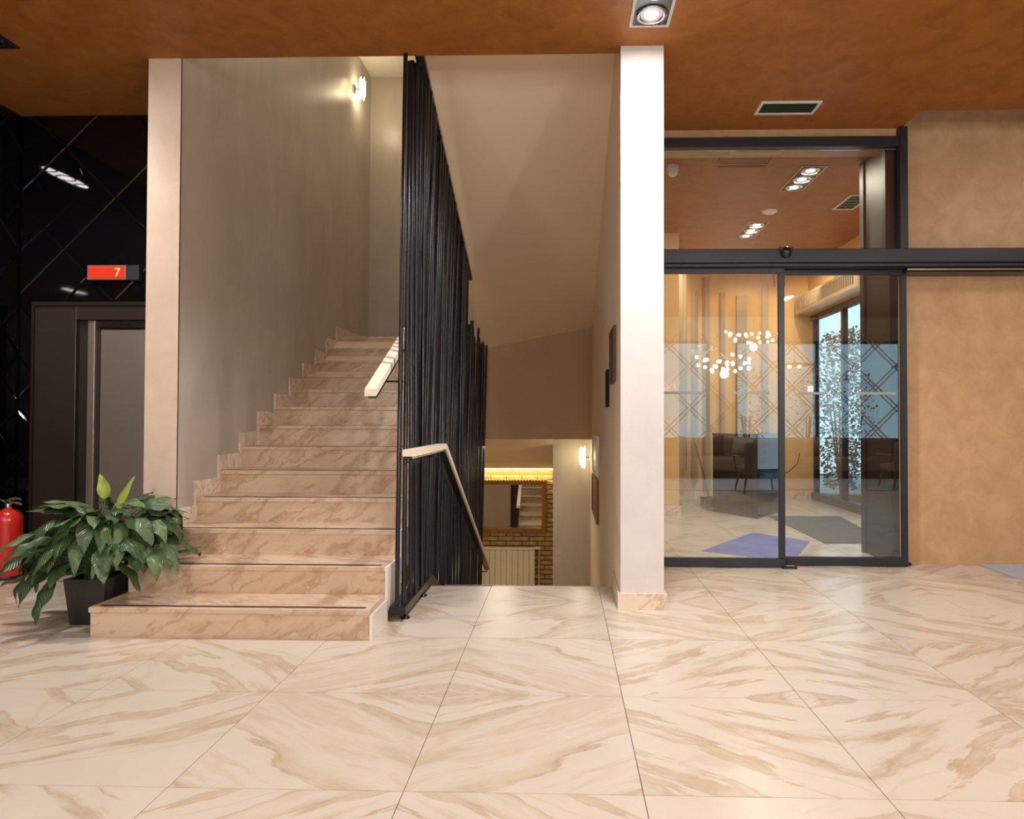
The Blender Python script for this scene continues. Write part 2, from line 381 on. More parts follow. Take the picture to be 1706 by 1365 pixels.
for i in range(-7, 8):
    for j in range(-2, 12):
        x0, y0 = GX+i*GS, GY+j*GS
        r0 = (max(x0, XL), min(x0+GS, 5.4), y0, min(y0+GS, 11.3))
        if r0[0] >= r0[1]-.01: continue
        if y0 > 5.2 and (x0+GS < XR or x0 > 4.2): continue
        rects = [r0]
        for h in (well, (-9, XR+.02, 5.30, 12), (XW-.24, well[0], WELL_Y-.02, 12)):
            rects = [q for r in rects for q in rect_sub(r, h)]
        bk = (i//2, j//2)
        if bk not in rnd_block: rnd_block[bk] = (random.uniform(-40, 40), random.uniform(-40, 40))
        ox, oy = rnd_block[bk]
        for (a, b, c, d) in rects:
            if b-a < .02 or d-c < .02: continue
            m = MB().box(a+g, b-g, c+g, d-g, -.006, 0)
            m.uv = []
            for v in m.v:
                lx, ly = v.x-x0, v.y-y0
                m.uv.append((ox+(lx if i % 2 == 0 else GS-lx), oy+(ly if j % 2 == 0 else GS-ly)))
            m.build('floor_tile', 'floor', floor)

# ------------------------------------------------------------------ ceilings
ce = MB()
YE = 4.43
for (a, b, c, d) in ((-4.6, 8.2, -4.6, YE), (-4.6, XW-.01, YE, 5.6), (XR+.1, 2.80, YE, 5.85), (2.80, 8.2, YE, 5.30), (.6, 8.2, 5.85, 11.6)):
    ce.box(a, b, c, d, CEIL, CEIL+.22)
ce.box(2.80, 8.2, 5.30, 5.85, CEIL+.26, CEIL+.34)
struct('ceiling', ce, 'ceil', 'burnt orange plaster ceiling of the lobby', 'ceiling')
struct('ceiling_upper', MB().box(XW-.24, XR+.28, YE, 9.1, 5.80, 5.95), 'white', 'pale ceiling high above the upper landing', 'ceiling')

# ------------------------------------------------------------------ walls
# black glass walls made of diamond tiles with bevelled edges
def clip_poly(poly, fn):
    out = []
    for i in range(len(poly)):
        p, q = poly[i], poly[(i+1) % len(poly)]; a, b = fn(p), fn(q)
        if a >= 0: out.append(p)
        if (a >= 0) != (b >= 0):
            t = a/(a-b); out.append((p[0]+(q[0]-p[0])*t, p[1]+(q[1]-p[1])*t))
    return out
def inset(poly, d):
    n = len(poly); res = []
    for i in range(n):
        p0, p1, p2 = Vector(poly[i-1]), Vector(poly[i]), Vector(poly[(i+1) % n])
        e1, e2 = (p1-p0).normalized(), (p2-p1).normalized()
        n1, n2 = Vector((-e1.y, e1.x)), Vector((-e2.y, e2.x))
        k = 1+n1.dot(n2)
        if k < .05: return None
        res.append(tuple(p1+(n1+n2)*(d/k)))
    return res
def diamond_wall(base, u0, u1, v0, v1, cu, cv, h, place, name='glass_tile', mat='bglass', bev=.014, holes=()):
    k = 0
    for i in range(-14, 15):
        for j in range(-14, 15):
            if (i+j) % 2: continue
            c = (cu+i*h, cv+j*h)
            p = [(c[0]-h, c[1]), (c[0], c[1]-h), (c[0]+h, c[1]), (c[0], c[1]+h)]
            for fn in (lambda q: q[0]-u0, lambda q: u1-q[0], lambda q: q[1]-v0, lambda q: v1-q[1]):
                if p: p = clip_poly(p, fn)
            if not p: continue
            pp = []
            for q in p:
                if not pp or (Vector(q)-Vector(pp[-1])).length > .004: pp.append(q)
            if len(pp) > 2 and (Vector(pp[0])-Vector(pp[-1])).length < .004: pp.pop()
            if len(pp) < 3: continue
            ar = .5*sum(pp[a][0]*pp[(a+1) % len(pp)][1]-pp[(a+1) % len(pp)][0]*pp[a][1] for a in range(len(pp)))
            if ar < .006: continue
            p1 = inset(pp, .0012); p2 = inset(pp, bev)
            if not p1 or not p2: continue
            ar2 = .5*sum(p2[a][0]*p2[(a+1) % len(p2)][1]-p2[(a+1) % len(p2)][0]*p2[a][1] for a in range(len(p2)))
            if ar2 < .002: continue
            n = len(pp); m = MB()
            vs = [place(q[0], q[1], 0) for q in p1]+[place(q[0], q[1], .007) for q in p1]+[place(q[0], q[1], .012) for q in p2]
            fs = [[a, (a+1) % n, n+(a+1) % n, n+a] for a in range(n)]+[[n+a, n+(a+1) % n, 2*n+(a+1) % n, 2*n+a] for a in range(n)]+[list(range(2*n, 3*n))]
            m.add(vs, fs); m.build(name, mat, base)
wl = struct('wall_left', MB().box(XL-.12, XL-.001, -4.6, YB+.3, 0, CEIL), 'bglass', 'black glass side wall of bevelled diamond tiles at the left edge', 'wall')
diamond_wall(wl, 1.6, YB-.012, .0, CEIL-.002, 4.85, 2.53, .40, lambda u, v, d: (XL+d, u, v))
wb = struct('wall_lift', MB().box(XL, XW-.24, YB+.001, YB+.35, 0, CEIL), 'bglass', 'black glass wall of bevelled diamond tiles around the lift', 'wall')
diamond_wall(wb, XL+.013, XW-.24, .0, CEIL-.002, -3.555, 2.56, .41, lambda u, v, d: (u, YB-d, v))

# left stair wall
wsl = struct('wall_stair_left', MB().box(XW-.22, XW, YE-.001, 9.1, 0, 5.8), 'plaster', 'tall pearly taupe plaster wall along the upward stairs', 'wall')
BX('wall_end', 'pillar_w', XW-.222, XW+.0, YE-.004, YE+.01, 0, CEIL, wsl)['label'] = 'pale pinkish end face of the stair wall'
struct('wall_lower_left', MB().box(XW-.22, XW, 3.9, 4.93, -1.6, -.121).box(XW-.22, XW, 4.93, 9.1, -1.6, -.001).box(XW-.22, XW, 9.1, 10.9, -1.6, 1.3), 'plaster', 'lower stair hall wall on the left', 'wall')
# landing back wall
struct('wall_sky_block', MB().box(XW-.22, .65, YE-.1, YE-.002, CEIL+.22, 5.8), 'soffit', 'unseen beige wall added over the lobby ceiling edge against sky light', 'wall')  # unseen, put in to shut sky light out of the stair hall
struct('wall_landing', MB().box(XW, -1.04, 8.86, 9.1, 2.0, 5.8), 'plaster', 'taupe plaster wall behind the upper landing', 'wall')
# right stair wall, ends in the white pillar
wsr = struct('wall_stair_right', MB().box(XR, .65, 4.352, 9.3, -1.6, 5.8), 'soffit', 'beige wall on the right of the stairwell', 'wall')
BX('pillar_face', 'pillar', XR-.001, .651, 4.34, 4.353, 0, CEIL, wsr)['label'] = 'white end face of the stair wall, a lit pillar'
bb = MB(); bb.box(XR-.019, .670, 4.320, 4.3395, 0, .105); bb.box(XR-.019, XR-.001, 4.3395, WELL_Y-.01, 0, .105); bb.box(.652, .670, 4.3395, 5.5, 0, .105)
struct('baseboard_pillar', bb, 'skirt', 'marble skirting around the foot of the white pillar', 'skirting')
# sloping underside of the returning flight
A_ = [(-1.0, 4.2, 4.05), (XR+.05, 4.2, 4.118), (XR+.05, 8.62, 2.41), (-1.06, 8.62, 2.12)]
mb = MB(); Av = [Vector(a) for a in A_]; NG = 14
gv = [(Av[0].lerp(Av[1], i/NG)).lerp(Av[3].lerp(Av[2], i/NG), j/NG) for j in range(NG+1) for i in range(NG+1)]
mb.add(gv, [(j*(NG+1)+i, (j+1)*(NG+1)+i, (j+1)*(NG+1)+i+1, j*(NG+1)+i+1) for j in range(NG) for i in range(NG)], True)
mb.add(A_+[(x, y, z+.25) for x, y, z in A_], [(4, 5, 6, 7), (0, 1, 5, 4), (1, 2, 6, 5), (2, 3, 7, 6), (3, 0, 4, 7)])
struct('ceiling_stair_soffit', mb, 'soffit', 'smooth beige sloping underside of the next stair flight', 'ceiling')
mb = MB(); mb.add([(-1.06, 8.6, .975), (XR, 8.6, .975), (XR, 8.6, 2.45), (-1.06, 8.6, 2.45), (-1.06, 8.75, .975), (XR, 8.75, .975), (XR, 8.75, 2.45), (-1.06, 8.75, 2.45)],
                  [(0, 1, 2, 3), (5, 4, 7, 6), (4, 0, 3, 7), (1, 5, 6, 2), (4, 5, 1, 0), (3, 2, 6, 7)])
M['taupe2'] = mottled('warm_taupe_paint', srgb(190, 160, 128), srgb(198, 168, 136), 1, .6, bump=.02)
mb.box(XW, -1.06, 8.61, 8.75, .975, 1.985)
struct('wall_under_landing', mb, 'taupe2', 'taupe wall panel under the upper landing', 'wall')
# returning flight body (keeps the hall closed above the soffit)
struct('wall_above_soffit', MB().box(-.98, XR, 8.86, 9.1, 2.4, 5.8), 'plaster', 'taupe wall beyond the returning flight', 'wall')

# lower landing
struct('wall_lower_front', MB().box(XW, XR, 3.9, 4.0, -1.6, -.125).box(XR, .65, 3.9, 4.352, -1.6, -.125), 'soffit', 'beige wall closing the lower stair hall below the lobby floor', 'wall')
lf = struct('floor_lower', MB().box(XW, .65, 3.9, 10.9, -1.62, -1.494), 'floor_obj', 'marble floor of the lower landing', 'floor')
struct('wall_lower_stub', MB().box(-.125, .65, 9.0, 10.9, -1.494, 1.4), 'plaster', 'olive taupe wall beside the brick alcove', 'wall')
mb = MB(); q = [(XW, 8.75, .975), (-.125, 8.75, .975), (-.125, 10.47, .47), (XW, 10.47, .47)]
mb.add(q+[(x, y, z+.12) for x, y, z in q], [(0, 3, 2, 1), (4, 5, 6, 7), (0, 1, 5, 4), (1, 2, 6, 5), (2, 3, 7, 6), (3, 0, 4, 7)])
struct('ceiling_lower', mb, 'soffit', 'sloping beige ceiling over the lower landing', 'ceiling')
wbk = struct('wall_brick', MB().box(XW, -.125, 10.63, 10.9, -1.494, 1.2), 'mortar', 'golden brick wall at the bottom of the lower flight', 'wall')
bricks = []
bl, bh = .235, .062
proto = []
for k in range(4):
    m = MB(); jx = random.uniform(-.004, .004)
    m.box(0, bl, -.02-.006*k, .02, 0, bh, .006)
    me_o = m.build('brick', 'brick', wbk); me_o.location = Vector((0, 0, 0)); proto.append(me_o)
cnt = 0
for row in range(25):
    z = -1.49+row*(bh+.012)
    if z+bh > .55: break
    for col in range(-1, 9):
        x = -.14-(col+1)*(bl+.011)+(.12 if row % 2 else 0)
        if x > -.18: continue
        if x+bl > -.126: x = x+.0
        if x < -2.35: continue
        o = proto[cnt % 4] if cnt < 4 else bpy.data.objects.new('brick', proto[random.randrange(4)].data)
        if cnt >= 4: C.objects.link(o); o.parent = wbk
        o.location = (x, 10.63+random.uniform(-.005, .005), z)
        if x+bl > -.13: o.scale.x = (-.13-x)/bl
        cnt += 1
ledo = MB().box(-2.5, -.14, 10.53, 10.56, .448, .462).build('led_strip_light', 'led', None, (-1.3, 10.5, .45))
tag(ledo, 'glowing warm LED strip along the top of the brick wall', 'light')

# door wall: ochre plaster
ow = MB(); ow.box(2.86, 8.2, 5.80, 6.34, 0, 3.92); 
struct('wall_ochre_right', ow, 'orange', 'ochre plaster wall right of the glass doors', 'wall')
struct('wall_ochre_strip', MB().box(.65, 2.86, 5.62, 6.0, 3.555, CEIL), 'orange', 'narrow ochre strip between ceiling and transom', 'wall')
rv = MB(); rv.box(2.79, 2.859, 5.80, 6.34, 0, 3.62); rv.box(2.775, 2.79, 6.26, 6.34, 0, 3.62)
struct('trim_door_reveal', rv, 'bronze2', 'dark brown reveal lining beside the doors', 'trim')

# ------------------------------------------------------------------ glass entrance
GXL = .655
tr = thing('transom_window', 'large clear transom pane in dark frame above the sliding doors', 'window', (1.7, DY, 2.62))
BX('top_frame', 'frame', GXL, 2.83, 5.57, 5.66, 3.475, 3.56, tr, .004)
BX('side_frame', 'frame', 2.765, 2.83, 5.56, 5.66, 2.622, 3.635, tr, .004)
BX('glazing_bead', 'chrome', GXL, 2.765, 5.60, 5.606, 3.455, 3.462, tr)
BX('pane', 'glass', GXL, 2.765, 5.615, 5.627, 2.622, 3.475, tr)
BX('side_post', 'bronze2', 2.69, 2.765, 5.66, 5.72, 2.622, 3.60, tr)
hd = thing('door_operator', 'long dark header housing of the automatic sliding doors', 'door track', (3.0, 5.55, 2.5))
BX('housing', 'frame', GXL, 8.2, 5.53, 5.80, 2.505, 2.62, hd, .006)
BX('lower_lip', 'frame', GXL, 8.2, 5.55, 5.80, 2.478, 2.503, hd, .003)
BX('runner_rail', 'steel', 2.84, 8.2, 5.60, 5.62, 2.455, 2.47, hd)
BX('painted_gap_shade', 'black', 2.84, 8.2, 5.63, 5.80, 2.445, 2.478, hd)  # solid black bar stands in for the shade under the header
sn = thing('motion_sensor', 'small black dome sensor on the door header', 'sensor', (1.822, 5.53, 2.60))
sm_ = MB(); sm_.sphere((1.822, 5.515, 2.585), .045, 16, 10); sm_.build('dome', 'gloss_black', sn)
BX('mount_plate', 'frame', 1.765, 1.879, 5.505, 5.53, 2.60, 2.628, sn, .004)
def sliding(x0, x1, y, label, stile_l, stile_r, bands):
    t = thing('sliding_door', label, 'door', ((x0+x1)/2, y, 0))
    BX('top_rail', 'frame', x0, x1, y-.02, y+.02, 2.435, 2.478, t, .003)
    BX('bottom_rail', 'frame', x0, x1, y-.022, y+.022, .006, .078, t, .004)
    BX('stile', 'frame', x0, x0+stile_l, y-.02, y+.02, .078, 2.435, t, .003)
    BX('stile', 'frame', x1-stile_r, x1, y-.02, y+.02, .078, 2.435, t, .003)
    BX('pane', 'glass', x0+stile_l, x1-stile_r, y-.005, y+.005, .078, 2.435, t)
    for (a, b) in bands: BX('frosted_band', 'frost', a, b, y-.0065, y-.0052, 1.432, 1.452, t)
    return t
s1 = sliding(.67, 1.835, DY, 'left sliding glass door leaf in dark frame, nearest the white pillar', .05, .048, ((.80, 1.16), (1.385, 1.715)))
s2 = sliding(1.82, 2.87, DY+.075, 'right sliding glass door leaf in dark frame, beside the ochre wall', .035, .045, ((1.98, 2.215), (2.44, 2.78)))
BX('sticker', 'plastic_w', 2.05, 2.10, DY+.066, DY+.0695, 1.455, 1.505, s2)['label'] = 'small white square sticker'
gd = thing('floor_guide', 'small black floor guide where the two door leaves meet', 'door hardware', (1.85, 5.58, 0))
BX('guide_block', 'black', 1.80, 1.92, 5.565, 5.597, 0, .022, gd, .004); BX('guide_clip', 'steel', 1.83, 1.90, 5.57, 5.59, .022, .028, gd)
gd = thing('floor_guide', 'small black floor guide at the foot of the ochre wall', 'door hardware', (2.9, 5.72, 0))
BX('guide_block', 'black', 2.83, 2.93, 5.74, 5.79, 0, .022, gd, .004)

# ------------------------------------------------------------------ upward staircase
st = thing('staircase', 'beige marble staircase climbing along the taupe wall', 'staircase', (-1.8, Y1, 0))
XS = -1.055
for k in range(13):
    yn = Y1+k*T_; z = (k+1)*R_
    xl = -2.62 if k < 2 else (XW-.03 if k == 2 else XW+.001)
    yback = yn+T_+.03 if k < 12 else 8.86
    if k == 2:
        m = MB().prism([(-2.61, yn), (XS, yn), (XS, yback), (XW+.001, yback), (XW+.001, YE-.006), (-2.61, YE-.006)], 'z', z-.03, z)
    else:
        m = MB().box(xl, XS, yn, yback, z-.03, z, .003)
    td = m.build('tread', 'step', st)
    s_ = MB().box(xl+.05, XS-.03, yn+.028, yn+.052, z-.0005, z+.0022); s_.build('anti_slip_strip', 'strip', td)
    MB().box(xl+.006, XS-.004, yn+.012, yn+.03, z-R_, z-.0305).build('riser', 'step', st)
    if k < 3:
        sd = MB(); sd.box(xl+.0, xl+.015, yn+.03, yback-.02 if k < 2 else YE-.01, z-R_, z-.031); sd.build('end_panel', 'step', st)
    # white side slabs along the open edge
    sd = MB(); sd.box(XS, XS+.016, yn+.004, yn+T_+.012, max(0, z-R_-.10*(k > 0)), z-.002 if k else z-.03)
    o = sd.build('side_panel', 'side', st)
    if k == 0: o['label'] = 'pale stone side slab of the lowest step'
# carrying slab below the flight
def zline(y): return (y-Y1)*R_/T_
m = MB().prism([(4.12, -.02), (7.56, zline(7.56)-.20), (8.6, 1.99), (8.6, 2.12), (7.6, 2.12), (4.3, .12)], 'x', XW+.002, XS-.002); m.build('carrying_slab', 'soffit', st)
# stepped skirting on the wall
for k in range(2, 13):
    yn = Y1+k*T_; z = (k+1)*R_
    y0 = max(yn, YE+.001); y1 = yn+T_+.014 if k < 12 else 8.86
    h = .115
    m = MB().box(XW, XW+.014, y0-(.016 if k > 2 else 0), y1, z, z+h, .002)
    if k < 12: m.box(XW, XW+.0145, yn+T_-.016, yn+T_+.014, z+h-.002, z+h+R_-.115+.003)
    m.build('skirting_piece', 'skirt', st)
for k in range(3, 13):
    yn = Y1+k*T_; z = (k+1)*R_
    MB().box(XW, XW+.0142, yn-.018, yn+.01, z-R_+.11, z+.112, .002).build('skirting_piece', 'skirt', st)
# ------------------------------------------------------------------ downward staircase
sd_ = thing('lower_staircase', 'marble staircase going down to the brick landing', 'staircase', (-.3, WELL_Y, -1.49))
for k in range(8):
    yn = WELL_Y+.01+k*T_; z = -(k+1)*R_
    MB().box(-.925, XR-.003, yn, yn+T_+.02, z-.03, z, .003).build('tread', 'step', sd_)
    MB().box(-.925, XR-.003, yn-.012, yn, z, z+R_-.031 if k else -.13+.0, .0).build('riser', 'step', sd_)
MB().box(-.925, XR-.003, WELL_Y+8*T_, WELL_Y+8*T_+.012, -1.49, -8*R_-.03).build('riser', 'step', sd_)
MB().prism([(WELL_Y, -.2), (WELL_Y+8*T_, -8*R_-.03), (WELL_Y+8*T_, -1.49), (WELL_Y+7.3*T_, -1.49), (WELL_Y, -.42)], 'x', -.92, XR-.003).build('carrying_slab', 'soffit', sd_)
o = BX('well_edge_trim', 'steel', -.86, .31, WELL_Y-.006, WELL_Y+.006, -.004, .004); tag(o, 'thin dark metal trim on the edge of the downward stairs', 'trim'); 

# ------------------------------------------------------------------ rod screen
rs = thing('rod_screen', 'tall screen of slanting black metal rods between the two flights', 'screen', (-.98, 4.05, 0))
RX0, RX1 = -1.034, -.934
KY = 4.88
def railz(y): return .058 if y <= KY else .058-(y-KY)*R_/T_
def topz(y): return min(CEIL-.002, 3.69-.404*(y-4.45))
m = MB().box(RX0, RX1, 4.02, KY, .045, .09, .003); m.build('bottom_rail', 'black', rs)
m = MB().prism([(KY, .045), (KY, .09), (7.75, .09-(7.75-KY)*R_/T_), (7.75, .04-(7.75-KY)*R_/T_)], 'x', RX0, RX1); m.build('sloping_rail', 'black', rs)
for y in (4.1, 4.62): 
    MB().lathe([(.03, 0), (.03, .008), (.012, .012), (.012, .045)], (-.955, y, 0), 14).build('foot', 'black', rs)
m = MB().prism([(4.45, 3.675), (4.45, 3.72), (6.95, 2.71), (6.95, 2.665)], 'x', -1.0, -.94); m.build('top_rail', 'black', rs)
rr = random.Random(5)
rods = []
y = 4.07; n = 0
while y < 8.05:
    xb = rr.uniform(RX0+.018, RX1-.018); xt = rr.uniform(-1.035, -.945)
    yb = y+rr.uniform(-.02, .02); yt = y+.28+rr.uniform(-.12, .12)
    if n == 0: xb, xt, yb, yt = -1.0, -1.045, 4.07, 4.40
    if n == 1: xb, xt, yb, yt = -.965, -1.04, 4.10, 4.50
    if n == 2: xb, xt, yb, yt = -.97, -1.02, 4.30, 4.49
    if n == 3: xb, xt, yb, yt = -.95, -1.00, 4.36, 4.52
    if n >= 4: xt = rr.uniform(-1.0, -.945)
    yt = max(yt, 4.36)
    zt = topz(yt) if yt < 6.95 else 2.12+rr.uniform(-.06, .2)*(1 if y < 7.4 else .2)
    zb = railz(yb)+.02
    if yb > 7.75: zb = -1.45
    MB().tube([(xb, yb, zb), (xt, yt, zt)], .0145, 10).build('rod', 'black', rs)
    y += (.10, .12, .16)[n] if n < 3 else (rr.uniform(.022, .04) if y < 4.75 else rr.uniform(.03, .06) if y < 5.1 else rr.uniform(.024, .05) if y < 6.6 else rr.uniform(.05, .09)); n += 1
for (xb, yb, xt, yt) in ((-.96, 4.45, -1.0, 4.535), (-.99, 4.5, -.98, 4.58), (-.95, 4.55, -.965, 4.63), (-.98, 4.6, -.95, 4.67)):
    MB().tube([(xb, yb, .078), (xt, yt, topz(yt))], .0145, 10).build('rod', 'black', rs)
MB().tube([(-.955, 7.78, -1.42), (-.93, 8.2, 2.13)], .0145, 10).build('rod', 'black', rs)

# ------------------------------------------------------------------ handrails
hr = thing('stair_handrail', 'cream handrail climbing beside the upward stairs', 'handrail', (-1.1, 3.9, 0))
hx = -1.115
def sl(y, z0, y0): return z0+(y-y0)*.512
y0, y1 = 3.88, 7.6; z0 = 1.345
m = MB().prism([(y0, z0), (y0, z0+.042), (y1, sl(y1, z0, y0)+.042), (y1, sl(y1, z0, y0))], 'x', hx-.034, hx+.034); m.build('grip', 'rail', hr)
m = MB().prism([(y0+.02, z0-.014), (y0+.02, z0), (y1, sl(y1, z0, y0)), (y1, sl(y1, z0, y0)-.014)], 'x', hx-.02, hx+.03); m.build('under_bar', 'black', hr)
for y in (4.2, 5.1, 6.0, 6.9):
    z = sl(y, z0, y0); MB().tube([(hx, y, z-.01), (hx, y, z-.06), (-1.0, y, z-.06)], .007, 8).build('bracket', 'black', hr)
hl = thing('stair_handrail', 'cream handrail with a level start going down the lower stairs', 'handrail', (-.87, 4.8, 0))
hx = -.872; ya, yk, ye = 3.79, 4.88, 7.85
m = MB().prism([(ya, 1.0), (ya, 1.038), (yk, 1.038), (ye, 1.038-(ye-yk)*.508), (ye, 1.0-(ye-yk)*.508-.004), (yk-.01, 1.0)], 'x', hx-.032, hx+.032); m.build('grip', 'rail', hl)
m = MB().prism([(ya+.02, .985), (ya+.02, 1.0), (yk, 1.0), (ye, .992-(ye-yk)*.508), (ye, .977-(ye-yk)*.508), (yk-.01, .985)], 'x', hx-.03, hx+.02); m.build('under_bar', 'black', hl)
for y in (4.1, 4.75, 5.9, 7.0, 7.82):
    z = 1.0-max(0, y-yk)*.508; MB().tube([(hx, y, z-.01), (hx, y, z-.05), (-.95, y, z-.05)], .007, 8).build('bracket', 'black', hl)

# ------------------------------------------------------------------ lift
lt = thing('lift_entrance', 'lift with dark bronze portal and brushed steel door', 'lift', (-3.5, YB, 0))
fy = YB-.10
BX('portal_side', 'bronze', -4.13, -3.80, fy, YB-.013, 0, 2.105, lt, .004)
BX('portal_head', 'bronze', -3.80, XW-.24, fy+.0, YB-.013, 1.985, 2.105, lt, .004)
BX('portal_edge', 'bronze2', -4.15, XW-.24, fy-.012, fy, 2.095, 2.125, lt, .002)
BX('portal_edge', 'bronze2', -4.15, -4.13, fy-.012, YB-.013, 0, 2.095, lt, .002)
BX('jamb', 'bronze', -3.80, -3.72, fy+.035, YB-.013, 0, 1.985, lt, .003)
BX('jamb_edge', 'steel', -3.72, -3.665, fy+.02, YB-.013, 0, 1.985, lt, .003)
BX('door_head', 'bronze', -3.665, XW-.24, fy+.045, YB-.013, 1.93, 1.985, lt, .003)
BX('painted_gap_shade', 'dark', -3.665, -3.648, fy+.06, YB-.013, 0, 1.93, lt)  # dark strip carries the shade of the gap beside the door
BX('door_leaf', 'steel', -3.648, -3.0, fy+.055, YB-.013, .008, 1.925, lt, .012)
BX('door_leaf', 'steel', -2.995, XW-.25, fy+.055, YB-.013, .008, 1.925, lt, .012)
BX('call_slot', 'dark', -4.11, -4.0, fy-.003, fy+.002, 1.895, 1.905, lt)
dp = thing('floor_display', 'red lift floor display showing 7', 'display', (-3.57, YB-.03, 2.36))
BX('casing', 'frame', -3.735, -3.335, YB-.055, YB-.014, 2.305, 2.425, dp, .004)
BX('bezel', 'steel', -3.745, -3.435, YB-.062, YB-.055, 2.307, 2.423, dp, .002)
BX('screen', 'display', -3.735, -3.445, YB-.065, YB-.061, 2.317, 2.413, dp)
fc = bpy.data.curves.new('digit', 'FONT'); fc.body = '7'; fc.size = .095; fc.extrude = .002; fc.align_x = 'CENTER'
fo = bpy.data.objects.new('digit_tmp', fc); C.objects.link(fo)
dg = bpy.context.evaluated_depsgraph_get(); me = bpy.data.meshes.new_from_object(fo.evaluated_get(dg)); bpy.data.objects.remove(fo)
me.materials.clear(); me.materials.append(M['digit'])
do = bpy.data.objects.new('digit', me); C.objects.link(do); do.parent = dp
do.rotation_euler = (pi/2, 0, 0); do.location = Vector((-3.50, YB-.067, 2.333))-wloc(dp)

# ------------------------------------------------------------------ fire extinguisher
ex = thing('fire_extinguisher', 'red fire extinguisher standing by the black wall', 'fire extinguisher', (-4.215, 5.03, 0))
ec = (-4.215, 5.03, 0)
MB().lathe([(.088, .0), (.095, .012), (.096, .44), (.09, .475), (.07, .505), (.035, .525), (.022, .535)], ec, 28).build('cylinder', 'red', ex)
MB().lathe([(.097, .0), (.099, .004), (.099, .02), (.097, .024)], ec, 28).build('base_ring', 'black', ex)
v = MB(); v.lathe([(.02, .53), (.024, .54), (.024, .565), (.016, .575)], ec, 14); v.box(-4.235, -4.19, 5.01, 5.05, .56, .59, .004); v.build('valve', 'chrome', ex)
MB().tube([(-4.23, 5.03, .585), (-4.19, 5.02, .60), (-4.14, 5.01, .607), (-4.09, 5.0, .60)], [.009, .011, .011, .006], 8).build('lever', 'steel', ex)
MB().tube([(-4.22, 5.03, .572), (-4.17, 5.02, .575), (-4.12, 5.01, .572), (-4.09, 5.0, .562)], [.009, .010, .010, .007], 8).build('handle', 'steel', ex)
MB().tube([(-4.24, 5.03, .575), (-4.28, 5.02, .60), (-4.31, 5.01, .56), (-4.318, 4.99, .42), (-4.315, 4.98, .25)], .011, 8).build('hose', 'black', ex)

# ------------------------------------------------------------------ potted peace lily
PX, PY = -2.79, 4.0
pl = thing('potted_peace_lily', 'bushy green peace lily in a charcoal planter beside the lowest step', 'plant', (PX, PY, 0))
m = MB(); hb, ht = .10, .125
def sq(h, z): return [(PX-h, PY-h, z), (PX+h, PY-h, z), (PX+h, PY+h, z), (PX-h, PY+h, z)]
vs = sq(hb, 0)+sq(ht, .27)+sq(ht-.012, .27)+sq(ht-.016, .22)
fs = [(3, 2, 1, 0)]+[(4*k+i, 4*k+(i+1) % 4, 4*k+4+(i+1) % 4, 4*k+4+i) for k in range(3) for i in range(4)]
m.add(vs, fs); m.build('planter', 'pot', pl)
m = MB(); m.add(sq(ht-.0165, .245), [(0, 1, 2, 3)]); m.build('soil', 'soil', pl)
lr = random.Random(11)
def leaf(path, widthdir, wmax, mat, name='leaf', fold=.25, wave=.006, twist=0.0, label=None):
    n = len(path)-1; m = MB(); m.uv = []; vs = []; fs = []
    ph = lr.uniform(0, 6)
    for i, p in enumerate(path):
        t = i/n
        wd = wmax*(max(0, sin(pi*t**.72))**.85)*(1-.12*t)
        if i == 0: wd = .002
        if i == n: wd = .001
        d = (path[min(i+1, n)]-path[max(i-1, 0)]).normalized()
        side = (widthdir-d*widthdir.dot(d)).normalized()
        if twist: side = Matrix.Rotation(twist*t, 3, d) @ side
        nn = side.cross(d).normalized()
        for j in range(5):
            a = (j-2)/2
            vs.append(p+side*a*wd+nn*(abs(a)*wd*fold+wave*sin(t*13+ph+(a > 0)*1.7)*abs(a)))
            m.uv.append((j/4, t))
    for i in range(n):
        for j in range(4):
            q = i*5+j; fs.append([q, q+1, q+6, q+5])
    m.add(vs, fs, True)
    o = m.build(name, mat, pl)
    if label: o['label'] = label
    return o
def bez(a, b, c, d, n):
    out = []
    for i in range(n+1):
        t = i/n; out.append(a*(1-t)**3+b*3*t*(1-t)**2+c*3*t*t*(1-t)+d*t**3)
    return out
NL = 118
